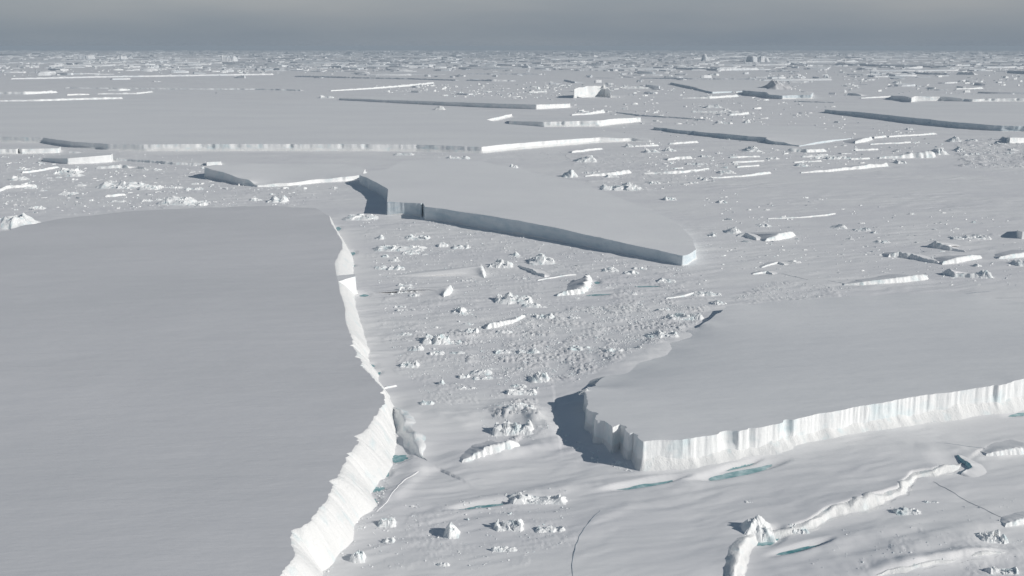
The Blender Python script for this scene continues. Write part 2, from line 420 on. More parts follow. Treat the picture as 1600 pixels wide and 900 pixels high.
BERG_PX = []
def berg(label, px, apron=4.0, lean=0.05, rough=1.0, style='sheer', rise=0.6, group=None, undul=0.35, lo=1.0, wall=None, name='tabular_iceberg', cat='iceberg', blue=False):
    """px: (x, y of the top edge, height, apron width) along the top edge of the berg"""
    BERG_PX.append([(p[0], p[1]) for p in px])
    ctl = []
    for p in px:
        h = p[2]
        w = P(p[0], p[1], h)
        ctl.append((w[0], w[1], h, p[3] if len(p) > 3 else apron))
    ctl = np.array(ctl)
    A = 0.5 * np.sum(ctl[:, 0] * np.roll(ctl[:, 1], -1) - np.roll(ctl[:, 0], -1) * ctl[:, 1])
    if A < 0: ctl = ctl[::-1].copy()
    # surface height: a tilted plane through the control heights plus what is left over
    Q = np.c_[ctl[:, 0], ctl[:, 1], np.ones(len(ctl))]
    cx, cy = ctl[:, 0].mean(), ctl[:, 1].mean(); sc = max(np.ptp(ctl[:, 0]), np.ptp(ctl[:, 1])) / 2
    Q = np.c_[(ctl[:, 0] - cx) / sc, (ctl[:, 1] - cy) / sc, np.ones(len(ctl))]
    sol = np.linalg.lstsq(Q, ctl[:, 2], rcond=None)[0]
    res = ctl[:, 2] - Q @ sol
    def ztop(x, y):
        x = np.asarray(x, float); y = np.asarray(y, float)
        w = 1.0 / (((x[:, None] - ctl[None, :, 0]) ** 2 + (y[:, None] - ctl[None, :, 1]) ** 2) + (0.01 * sc) ** 2) ** 1.25
        r = (w * res).sum(1) / w.sum(1)
        z = (x - cx) / sc * sol[0] + (y - cy) / sc * sol[1] + sol[2] + r
        a, b = x * 0.96 + y * 0.28, -x * 0.28 + y * 0.96
        return np.maximum(z, 0.6) + undul * fbm(x / 150, y / 110, 3, 5) + 0.25 * undul * fbm(a / 50, b / 14, 2, 6)
    ring = resample(ctl)
    dist = np.hypot(ring[:, 0], ring[:, 1])
    t = np.roll(ring[:, :2], -1, 0) - np.roll(ring[:, :2], 1, 0)
    for _ in range(2): t = t + np.roll(t, 1, 0) + np.roll(t, -1, 0)
    t /= np.linalg.norm(t, axis=1)[:, None] + 1e-9
    nrm = np.c_[t[:, 1], -t[:, 0]]
    k = np.clip(dist / 1200, 0.8, 2.5)
    wob = rough * k * (lo * 2.2 * fbm(ring[:, 0] / (38 * k), ring[:, 1] / (38 * k), 2, 14, 0.4) + 0.9 * fbm(ring[:, 0] / (7 * k), ring[:, 1] / (7 * k), 3, 15, 0.6))
    wob = wob - rough * k * 7.0 * np.maximum(0, fbm(ring[:, 0] / (21 * k), ring[:, 1] / (21 * k), 2, 18, 0.6) - 0.28)      # chips broken out of the rim
    wob = wob * np.clip(ring[:, 2] / 10, 0.25, 1.2)
    wob_lo = rough * lo * k * 2.2 * fbm(ring[:, 0] / (38 * k), ring[:, 1] / (38 * k), 2, 14, 0.4) * np.clip(ring[:, 2] / 10, 0.25, 1.2)
    xy = ring[:, :2] + nrm * wob[:, None]
    xs_ = ring[:, :2] + nrm * wob_lo[:, None]
    arc = np.r_[0, np.cumsum(np.hypot(*np.diff(xy, axis=0).T))]
    z0 = ztop(xy[:, 0], xy[:, 1])
    loc = np.array((cx, cy, 0.0))
    root = thing(name, loc, label, cat, group)
    # --- top
    n = len(xy)
    step = max(7.0, dist.min() * 0.012, math.sqrt(abs(A)) / 110)
    gx, gy = np.meshgrid(np.arange(xy[:, 0].min(), xy[:, 0].max(), step), np.arange(xy[:, 1].min(), xy[:, 1].max(), step))
    gx = gx.ravel() + rng.uniform(-.3, .3, gx.size) * step; gy = gy.ravel() + rng.uniform(-.3, .3, gy.size) * step
    m = inpoly(gx, gy, xy)
    gx, gy = gx[m], gy[m]
    if len(gx):
        keep = np.ones(len(gx), bool)
        for i in range(0, n, 4):
            keep &= (gx - xy[i, 0]) ** 2 + (gy - xy[i, 1]) ** 2 > (step * 0.5) ** 2
        gx, gy = gx[keep], gy[keep]
    allp = [Vector((p[0] - cx, p[1] - cy)) for p in xy] + [Vector((a - cx, b - cy)) for a, b in zip(gx, gy)]
    vv, ee, ff, *_ = delaunay_2d_cdt(allp, [], [list(range(n))], 1, 1e-4)
    vx = np.array([v.x + cx for v in vv]); vy = np.array([v.y + cy for v in vv])
    vz = ztop(vx, vy)
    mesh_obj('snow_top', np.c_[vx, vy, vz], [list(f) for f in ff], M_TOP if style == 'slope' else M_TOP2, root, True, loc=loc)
    # --- cliff and apron share one ring
    ap = ring[:, 3] * (0.9 + 0.40 * fbm(xy[:, 0] / (55 * k), xy[:, 1] / (55 * k), 3, 60, 0.35))
    ap = np.maximum(ap, 0.6)
    zb = -2.2
    base_z = gz(xy[:, 0] + nrm[:, 0] * ap, xy[:, 1] + nrm[:, 1] * ap)
    if style == 'slope': ta = np.full(n, 0.12)
    else: ta = np.where(ring[:, 3] > 20, 0.04, 1) * np.clip(rise + 0.13 * fbm(xy[:, 0] / (30 * k), xy[:, 1] / (30 * k), 3, 61), 0.25, 0.92)
    H = z0 - zb
    tall = np.clip(H / 20, 0.1, 1.2)
    def ring_at(f):
        """f (n,) 0 top .. 1 foot"""
        z = z0 - f * H
        off = lean * f * H
        if style == 'slope':
            off = off + ap * f ** 0.75 + 0.42 * tall * k * noise(arc / (2.6 * k) + f * 1.5, f * 1.5, 62) * np.sin(np.pi * np.clip(f, 0, 1)) + 0.9 * tall * noise(arc / 18 + f * 1.2, f * 1.3, 63) * f
        else:
            tal = np.clip((f - ta) / (1 - ta), 0, 1)
            irr = 0.35 + 1.3 * sm(-0.2, 0.5, noise(arc / (60 * k), 0.5, 68))
            flute = irr * (np.abs(noise(arc / (6.5 * k), z / 40 + 3, 64)) * 1.5 + 0.6 * noise(arc / (2.3 * k), z / 14, 65)) + 2.6 * noise(arc / (26 * k), z / 60, 66)
            wnd = np.clip(f / 0.08, 0, 1) * (1 - tal) ** 2
            off = off + ap * tal ** 1.25 + rough * tall * k * 0.27 * flute * wnd + 0.28 * tall * k * noise(arc / (3.2 * k), tal * 2.2, 67) * tal
        mixf = np.clip((f - (0.1 if style == 'slope' else ta * 0.7)) / (1 - ta), 0, 1)[:, None] ** 0.7
        return np.c_[xy * (1 - mixf) + xs_ * mixf + nrm * off[:, None], z]
    lev1 = np.linspace(0, 1, 9); lev2 = np.linspace(0, 1, 7)
    c = np.concatenate([ring_at(ta * l) for l in lev1]); a_ = np.concatenate([ring_at(ta + (1 - ta) * l) for l in lev2])
    mesh_obj('ice_cliff', c, gridfaces(len(lev1), n, True)[:, ::-1], M_APRON if style == 'slope' else (wall or M_CLIFF), root, True, loc=loc)
    mesh_obj('snow_apron', a_, gridfaces(len(lev2), n, True)[:, ::-1], M_APRON, root, True, loc=loc)
    return root

berg('vast flat tabular iceberg filling the lower left with a sunlit sloping right side',
     [(-300, 385, 17), (0, 362, 18), (40, 351, 18), (100, 341, 19), (200, 330, 19), (330, 324, 20), (420, 321, 22), (492, 325, 22, 4), (514, 337, 20, 10),
      (517, 350, 20, 16), (528, 368, 20, 16), (539, 385, 20, 14), (531, 392, 21, 22), (521, 412, 22, 30), (525, 432, 22, 26), (530, 455, 22, 22), (543, 495, 22, 20), (552, 540, 22, 22),
      (569, 575, 22, 20), (598, 607, 23, 7), (602, 630, 24, 10), (579, 661, 24, 17), (553, 698, 24, 20), (530, 742, 24, 20), (511, 779, 24, 19), (481, 819, 24, 19),
      (457, 830, 24, 19), (454, 850, 24, 17), (461, 868, 24, 15), (435, 902, 24, 14), (400, 960, 24, 14), (330, 1080, 24, 14), (-600, 1100, 15)],
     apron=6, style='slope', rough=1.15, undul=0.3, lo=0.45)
berg('right iceberg with a long sunlit white cliff and a shaded broken left end',
     [(913, 611, 16, 1), (919, 627, 17, 1), (916, 638, 18, 1.5), (928, 644, 19, 1), (931, 656, 19.5, 1.5), (944, 657, 20, 1), (957, 668, 21, 2), (969, 663, 21, 1), (983, 676, 22, 2), (991, 675, 22, 2), (1004, 690, 23, 5), (1060, 687, 22, 13), (1110, 681, 22, 13), (1150, 674, 22, 13), (1210, 663, 22, 14),
      (1280, 647, 22, 14), (1350, 634, 22, 15), (1420, 621, 22, 13), (1490, 612, 22, 11), (1560, 602, 23, 9), (1600, 592, 24, 9), (1750, 570, 24, 9), (1950, 550, 24), (1950, 480, 12), (1700, 478, 6), (1600, 472, 4),
      (1490, 457, 3), (1400, 460, 3), (1300, 465, 3.5), (1200, 472, 5), (1133, 478, 8), (1124, 488, 9), (1102, 503, 8), (1085, 513, 4, 25), (1060, 525, 1.2, 45), (1010, 553, 1.0, 45), (960, 581, 2.0, 40), (930, 600, 7, 14)],
     apron=8, rise=0.58, rough=0.8, undul=0.3)
berg('wedge shaped tabular iceberg in the middle with a long straight shaded blue wall facing us',
     [(562, 273, 20), (591, 286, 22), (606, 296, 24), (604, 315, 25, 2), (632, 316.5, 24, 6), (658, 318, 24, 4), (661, 316.5, 24, 2), (664, 323, 24, 2), (692, 326, 23, 2), (780, 340, 24, 2), (805, 344, 23.5, 2), (870, 356, 21.5, 2),
      (940, 372, 19, 2), (1005, 386, 16.5, 2), (1066, 399, 14.5, 3), (1073, 397.5, 14.5, 3), (1088, 390, 14, 6), (1080, 372, 13, 15), (1060, 351, 11, 13), (1049, 343, 10, 9), (1002, 323, 7), (952, 303, 6), (901, 283, 6),
      (861, 276, 7), (803, 262, 9), (746, 251, 11), (692, 247, 13), (631, 251, 15), (603, 264, 17), (580, 268, 19)],
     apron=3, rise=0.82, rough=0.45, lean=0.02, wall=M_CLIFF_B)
berg('low tilted slab left of the wedge iceberg with dark left wall and white front edge',
     [(319, 261, 25), (350, 270, 20), (383, 280, 14), (402, 289.5, 4), (450, 286, 6), (500, 280, 8), (540, 276.5, 10), (566, 273, 9), (572, 264, 9), (540, 256.5, 10), (440, 256, 14), (351, 257, 20), (330, 258.5, 24)],
     apron=2, rise=0.8, rough=0.5)
berg('huge flat iceberg spanning the left background, its frilled front half grey and half sunlit white',
     [(-150, 208, 17), (0, 213.5, 17), (67, 215, 17), (111, 221, 18), (169, 225, 18), (229, 226, 19), (300, 225, 20), (420, 225, 20), (540, 225, 20), (650, 226, 19), (753, 229.5, 18), (790, 225.5, 18), (834, 222, 18),
      (870, 219, 18), (901, 217, 17), (935, 215, 16), (985, 216, 11), (1016, 219, 6), (1008, 213, 6), (940, 204, 10), (860, 199, 11), (795, 194, 12), (760, 187, 12), (800, 178, 12), (700, 170.5, 12), (600, 162, 12), (530, 157, 12),
      (192, 155, 12), (0, 160, 12), (-200, 160, 12)], apron=9, rise=0.6, rough=0.4)
berg('mid distance ice slab with a ribbed grey front and one smooth bright white end block',
     [(797, 189, 15), (850, 190.5, 19), (937, 188.5, 22), (955, 186, 22), (1000, 183.5, 17), (985, 179.5, 16), (880, 180.5, 15), (800, 184.5, 13)], apron=4, rise=0.75, rough=0.8)
berg('long thin iceberg with a steel blue wall and bright end, behind the round snow lump',
     [(530, 153.5, 10), (600, 156, 14), (692, 159, 19), (770, 161.5, 22), (838, 163.5, 23), (860, 163, 21), (891, 162, 19), (885, 159.5, 16), (780, 157, 14), (640, 152.5, 12), (560, 150.5, 10)], apron=3, rise=0.8, rough=0.5)
berg('flat iceberg at upper right with a long dark blue wall reaching the picture edge',
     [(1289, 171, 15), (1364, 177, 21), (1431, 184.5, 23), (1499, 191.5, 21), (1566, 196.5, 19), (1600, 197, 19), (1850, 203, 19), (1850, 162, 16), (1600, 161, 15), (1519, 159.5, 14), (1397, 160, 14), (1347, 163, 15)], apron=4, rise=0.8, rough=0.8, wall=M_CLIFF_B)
berg('iceberg behind the upper right flat one, its front half dark and half pale',
     [(1392, 149.5, 22), (1412, 150, 26), (1424, 153, 24), (1430, 150.5, 26), (1470, 151, 23), (1519, 155, 14), (1560, 154, 16), (1600, 153.5, 18), (1800, 152, 18), (1800, 148, 14), (1500, 147.5, 12), (1400, 147.5, 14)], apron=4, rise=0.75, rough=0.8)
berg('low slab with a sinuous dark edge beside the bright tip of the huge flat iceberg',
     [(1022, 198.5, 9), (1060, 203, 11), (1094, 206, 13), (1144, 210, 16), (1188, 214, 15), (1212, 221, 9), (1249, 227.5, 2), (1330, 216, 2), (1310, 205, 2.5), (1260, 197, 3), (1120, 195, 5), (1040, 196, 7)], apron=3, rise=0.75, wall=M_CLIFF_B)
berg('slab with a slanting dark left edge in the far right pack beside the snow hump',
     [(1048, 128.5, 15), (1080, 135, 17), (1113, 143.5, 12), (1158, 142.5, 5), (1196, 140, 7), (1205, 128, 7), (1150, 124, 8), (1070, 126, 10)], apron=4, rise=0.75, wall=M_CLIFF_B)
berg('blocky iceberg below the far snow hump, dark on its left, white on its right',
     [(1160, 141, 24), (1176, 142.5, 30), (1196, 144, 30), (1204, 148, 22), (1222, 149.5, 20), (1245, 148.5, 22), (1268, 148.5, 22), (1270, 144, 18), (1240, 141.5, 16), (1180, 138.5, 18)], apron=5, rise=0.7, wall=M_CLIFF_B)
berg('box shaped white iceberg at far left with one straight bright front',
     [(66, 247, 8), (105, 247.5, 15), (140, 245, 17), (173, 242, 19), (176, 240, 18), (150, 239, 14), (80, 243, 8)], apron=2, rise=0.85, rough=0.3)
berg('low iceberg at far left edge showing a white vertical front with small gaps',
     [(-60, 233.5, 13), (26, 233, 13), (29, 231.5, 13), (33, 233, 13), (78, 232, 13), (92, 232, 12), (95, 229, 10), (-60, 230, 10)], apron=2, rise=0.8, rough=0.4)
berg('small grey fronted iceberg at the right picture edge above the rough rubble field',
     [(1572, 214, 19), (1578, 215.5, 19), (1600, 215, 17), (1680, 214, 17), (1680, 209, 14), (1580, 210.5, 15)], apron=3, rise=0.8)
berg('dark rounded ice stub cut by the right picture edge above the tilted floes',
     [(1589, 359, 12), (1591, 361, 12), (1597, 362, 12), (1640, 361, 12), (1640, 352, 9), (1594, 354, 10)], apron=2, rise=0.9, rough=0.3)
berg('small box of white ice just behind the dark end of the low tilted slab',
     [(322, 253.5, 9), (346, 252.5, 9), (346, 250.5, 8), (323, 251, 8)], apron=1.5, rise=0.85, rough=0.3, name='ice_block', cat='ice block')
berg('square white ice block slumped against the middle of the left iceberg edge',
     [(525, 439, 22, 1), (529, 440, 22, 1), (555, 432, 22, 3), (554, 428, 21, 2), (528, 431, 22, 1)], apron=3, rise=0.8, rough=0.3, name='ice_block', cat='ice block')

# ------------------------------------------------------------------ tilted floe edges and pressure ridges
def ridge(label, pts, back=7.0, rough=1.0, group=None, name='ice_ridge', cat='ice ridge', mats=None, z_off=0.0, minh=0.6, foot=0.45, tall=0.76):
    """pts: (x, y of crest, y of foot) in photo pixels; the steep face is on the right hand of the direction of travel"""
    w = []
    for x, yt, yb in pts:
        b = P(x, yb)
        h = max(minh, CAM_H * (yb - yt) / (yb - YH) * tall)
        w.append((b[0], b[1], h))
    r = resample(w, False)
    if len(r) < 8:
        q = np.linspace(0, len(r) - 1, 12)
        r = np.stack([np.interp(q, np.arange(len(r)), r[:, i]) for i in range(3)], 1)
    n = len(r)
    t = np.gradient(r[:, :2], axis=0)
    if n > 12:
        for _ in range(3):
            t[1:-1] = (t[:-2] + t[1:-1] + t[2:]) / 3
    t /= np.linalg.norm(t, axis=1)[:, None] + 1e-9
    nr = np.c_[t[:, 1], -t[:, 0]]
    s = np.r_[0, np.cumsum(np.hypot(*np.diff(r[:, :2], axis=0).T))]
    k = np.clip(np.hypot(r[:, 0], r[:, 1]) / 1200, 0.6, 3)
    taper = np.clip(np.minimum(s, s[-1] - s) / np.maximum(1.0, 0.8 * r[:, 2]), 0.05, 1) ** 0.6
    sd_ = int(rng.integers(1000))
    h = r[:, 2] * taper * (1 + rough * (0.22 * fbm(s / (16 * k), s * 0 + sd_, 3, 5) + 0.12 * noise(s / (3 * k), s * 0 + sd_, 6)))
    h = np.maximum(h, 0.25)
    wob = rough * (1.6 * k * fbm(s / (24 * k), s * 0 + sd_ + .5, 3, 7) + 0.25 * h * noise(s / (4 * k), s * 0 + .3 + sd_, 8))
    base = r[:, :2] + nr * wob[:, None]
    prof = [(0.55 * foot, -0.35), (0.30 * foot, 0.0), (0.02, 0.3), (-0.22 * foot, 0.6), (-0.5 * foot, 0.86), (-0.75 * foot, 0.97), (-foot, 1.0)]
    bk = [(0.03, 0.99), (0.08, 0.95), (0.15, 0.88), (0.35, 0.67), (0.6, 0.39), (0.82, 0.14), (1.0, -0.05), (1.12, -0.2)]
    V = []
    for i, (o, z) in enumerate(prof):
        jit = 0.13 * h * rough * noise(s / (2.2 * k), s * 0 + i * 0.35 + sd_, 9) * (1 if 0 < i < 6 else 0)
        V.append(np.c_[base + nr * (o * h + jit)[:, None], h * z])
    wl = max(3, (n // 3) | 1)
    hsm = np.convolve(np.pad(h, wl // 2, mode='edge'), np.ones(wl) / wl, 'valid')[:n] * np.clip(np.minimum(s, s[-1] - s) / (0.4 * s[-1]), 0.03, 1) ** 0.8 if back > 10 else np.convolve(np.pad(h, wl // 2, mode='edge'), np.ones(wl) / wl, 'valid')[:n] * np.minimum(1, taper * 1.2)
    bw = back * np.maximum(hsm, 0.5 * h)
    for f, z in bk:
        q = base * (1 - f) + r[:, :2] * f - nr * (foot * h + f * bw)[:, None]
        g_ = min(1.0, f * 7); hs = h * (1 - g_) + g_ * hsm
        V.append(np.c_[q, hs * z + 0.5 * np.minimum(h, 2) * f * (1.1 - f) * rough * fbm(q[:, 0] / (18 * k), q[:, 1] / (7 * k), 2, 10)])
    V = np.concatenate(V)
    V[:, 2] += np.where(V[:, 2] > -1e9, gz(V[:, 0], V[:, 1]), 0) + z_off
    nl = len(prof) + len(bk)
    F = gridfaces(nl, n)[:, ::-1]
    mi = np.repeat([0] * (len(prof) - 1) + [1] * len(bk), n - 1)
    loc = np.array((r[n // 2, 0], r[n // 2, 1], 0.0))
    o = mesh_obj(name, V, F[:, ::-1], mats or [M_ICE, M_GROUND], None, True, mi, loc)
    return tag(o, label, cat, group)

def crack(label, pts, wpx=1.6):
    """a crack: a narrow strip laid on the snow, its dark colour painting the shadow inside, following (x, y, y) pixels"""
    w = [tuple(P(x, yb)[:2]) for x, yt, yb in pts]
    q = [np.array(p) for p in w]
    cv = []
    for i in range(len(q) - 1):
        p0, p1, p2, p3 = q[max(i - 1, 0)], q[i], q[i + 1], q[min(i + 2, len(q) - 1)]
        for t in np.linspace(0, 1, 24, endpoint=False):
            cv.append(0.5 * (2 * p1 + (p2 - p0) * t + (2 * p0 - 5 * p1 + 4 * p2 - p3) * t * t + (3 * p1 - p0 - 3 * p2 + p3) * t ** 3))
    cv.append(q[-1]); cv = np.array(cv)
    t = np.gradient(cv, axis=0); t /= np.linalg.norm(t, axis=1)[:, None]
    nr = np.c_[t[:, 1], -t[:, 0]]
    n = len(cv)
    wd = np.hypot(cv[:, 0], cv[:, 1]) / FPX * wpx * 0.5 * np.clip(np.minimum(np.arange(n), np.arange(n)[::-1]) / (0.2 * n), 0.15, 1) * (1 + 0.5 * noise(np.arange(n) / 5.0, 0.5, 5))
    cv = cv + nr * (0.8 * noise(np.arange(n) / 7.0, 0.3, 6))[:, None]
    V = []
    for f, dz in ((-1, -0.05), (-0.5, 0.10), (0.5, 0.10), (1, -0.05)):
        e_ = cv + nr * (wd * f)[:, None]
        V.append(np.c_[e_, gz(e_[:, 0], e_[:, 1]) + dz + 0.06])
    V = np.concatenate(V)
    o = mesh_obj('ice_crack_shadow', V, gridfaces(4, n), M_CRACK, None, True, None, np.array((cv[n // 2][0], cv[n // 2][1], 0.0)))
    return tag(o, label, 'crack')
floe = dict(name='tilted_floe', cat='ice floe')
# lower right
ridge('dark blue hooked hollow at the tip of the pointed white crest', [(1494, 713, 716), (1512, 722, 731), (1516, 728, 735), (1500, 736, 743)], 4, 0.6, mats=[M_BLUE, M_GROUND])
ridge('white snow step at the right picture edge above the pointed crest', [(1540, 712, 716), (1575, 703, 713), (1640, 692, 706)], 6, 0.8)
ridge('small peaked drift edge at the right picture edge above the bottom right corner', [(1570, 822, 828), (1600, 812, 822), (1640, 802, 814)], 4, 1.2)
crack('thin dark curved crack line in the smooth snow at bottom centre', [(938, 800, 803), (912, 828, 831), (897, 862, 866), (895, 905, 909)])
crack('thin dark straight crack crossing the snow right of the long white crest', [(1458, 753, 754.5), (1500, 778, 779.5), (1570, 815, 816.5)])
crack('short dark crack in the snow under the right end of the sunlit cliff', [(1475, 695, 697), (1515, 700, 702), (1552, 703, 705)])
# foot of the left berg
ridge('thin white flake standing at the bend of the left iceberg cliff', [(600, 606, 609), (610, 603, 606.5), (621, 601, 604)], 4, 0.5, name='ice_flake', cat='ice flake')
ridge('fine jagged snow edge running down beside the left cliff apron', [(588, 798, 801), (612, 776, 779), (632, 752, 755), (655, 738, 741)], 6, 1.0, tall=0.3, minh=0.2, mats=[M_GROUND, M_GROUND], name='snow_edge', cat='snow edge')
ridge('white snow drift edge leading to the shaded left end of the tilted iceberg', [(722, 722, 727), (760, 706, 719), (800, 694, 709), (812, 693, 703)], 5, 1.2)
# field between the bergs
ridge('small white upright plate edge in the middle of the ice field', [(756, 430, 434), (757, 414, 431), (754, 408, 420)], 12, 0.5, name='ice_plate', cat='ice plate')
ridge('striped tilted plate with a bright right end in the left of the ice field', [(694, 463, 467), (702, 449, 462), (708, 441, 452)], 14, 0.5, name='ice_plate', cat='ice plate')
ridge('curved rubble hummock opening to the left in the middle of the ice field', [(870, 458, 463), (892, 450, 460), (908, 446, 458), (920, 436, 450), (925, 425, 438)], 3, 2.2, name='ice_hummock', cat='hummock')
ridge('long rising rubble ridge left of centre in the ice field', [(758, 506, 514), (780, 500, 511), (800, 499, 505), (823, 489, 495)], 4, 2.0)
ridge('dark left facing scarp in the rubble above the curved hummock', [(810, 413, 416), (830, 420, 426), (850, 429, 434)], 5, 1.5, name='snow_scarp', cat='scarp')
ridge('thin snow edge joining the dark scarp to the curved hummock', [(840, 437, 439), (880, 430, 432), (900, 427, 430)], 6, 0.8)
# right of centre
ridge('white wedge of tilted floe right of the wedge iceberg tip', [(1196, 372, 377), (1215, 364, 375), (1234, 357.5, 371), (1243, 361, 368)], 7, 0.5, **floe)
ridge('small dark scarp left of the white wedge of tilted floe', [(1152, 367, 369), (1164, 361, 369), (1182, 371, 375)], 5, 0.7, name='snow_scarp', cat='scarp')
ridge('thin white snow line on the smooth floe above the white wedge', [(1200, 340.5, 342.5), (1250, 338, 340.5), (1290, 335, 338), (1306, 333, 335)], 6, 0.7)
ridge('long white floe edge above the tilted iceberg, left of the dark edged slabs', [(1318, 442.5, 445), (1350, 438, 445), (1400, 432, 442), (1444, 425.5, 438), (1451, 430, 436)], 6, 0.5, **floe)
ridge('crumbling dark edged slab left of the curved white drift at right', [(1390, 399, 403), (1405, 391, 402), (1424, 396.5, 405), (1448, 403.5, 410), (1466, 408, 413)], 6, 1.6, **floe)
ridge('dark pitted slab edge farthest back among the tilted floes at right', [(1446, 382, 385), (1458, 375.5, 387), (1478, 382.5, 391), (1499, 388.5, 393), (1508, 391, 394)], 6, 1.5, **floe)
ridge('curved smooth white drift between the dark edged slabs at right', [(1472, 408, 414), (1495, 402, 412), (1517, 397, 408), (1535, 398, 404)], 6, 0.5, name='snow_drift', cat='snow drift')
ridge('bright floe edge running off the right side level with the curved white drift', [(1560, 401.5, 406), (1580, 397, 405), (1640, 386, 398)], 6, 0.5, **floe)
ridge('short dark blue slab edge nearest the tilted iceberg at right', [(1471, 421, 428), (1480, 419, 430), (1492, 425, 433), (1530, 427, 435)], 5, 1.3, mats=[M_ICE, M_GROUND], **floe)
ridge('dark thin pressure line like an arrow head above the tilted iceberg', [(1190, 416, 418), (1216, 407.5, 411), (1226, 411, 414)], 6, 0.8)
ridge('faint pressure line below the arrow head line above the tilted iceberg', [(1176, 427, 429), (1198, 422, 426), (1207, 426, 429)], 6, 0.8)
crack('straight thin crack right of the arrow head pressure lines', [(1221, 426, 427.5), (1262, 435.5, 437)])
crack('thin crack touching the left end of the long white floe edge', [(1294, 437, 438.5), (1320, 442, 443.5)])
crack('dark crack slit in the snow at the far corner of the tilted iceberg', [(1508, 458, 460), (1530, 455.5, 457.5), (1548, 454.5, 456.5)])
ridge('snow drift line ending at the small hummock on the far tip of the tilted iceberg', [(1040, 465, 467), (1070, 460, 463), (1085, 455, 459)], 8, 0.7)
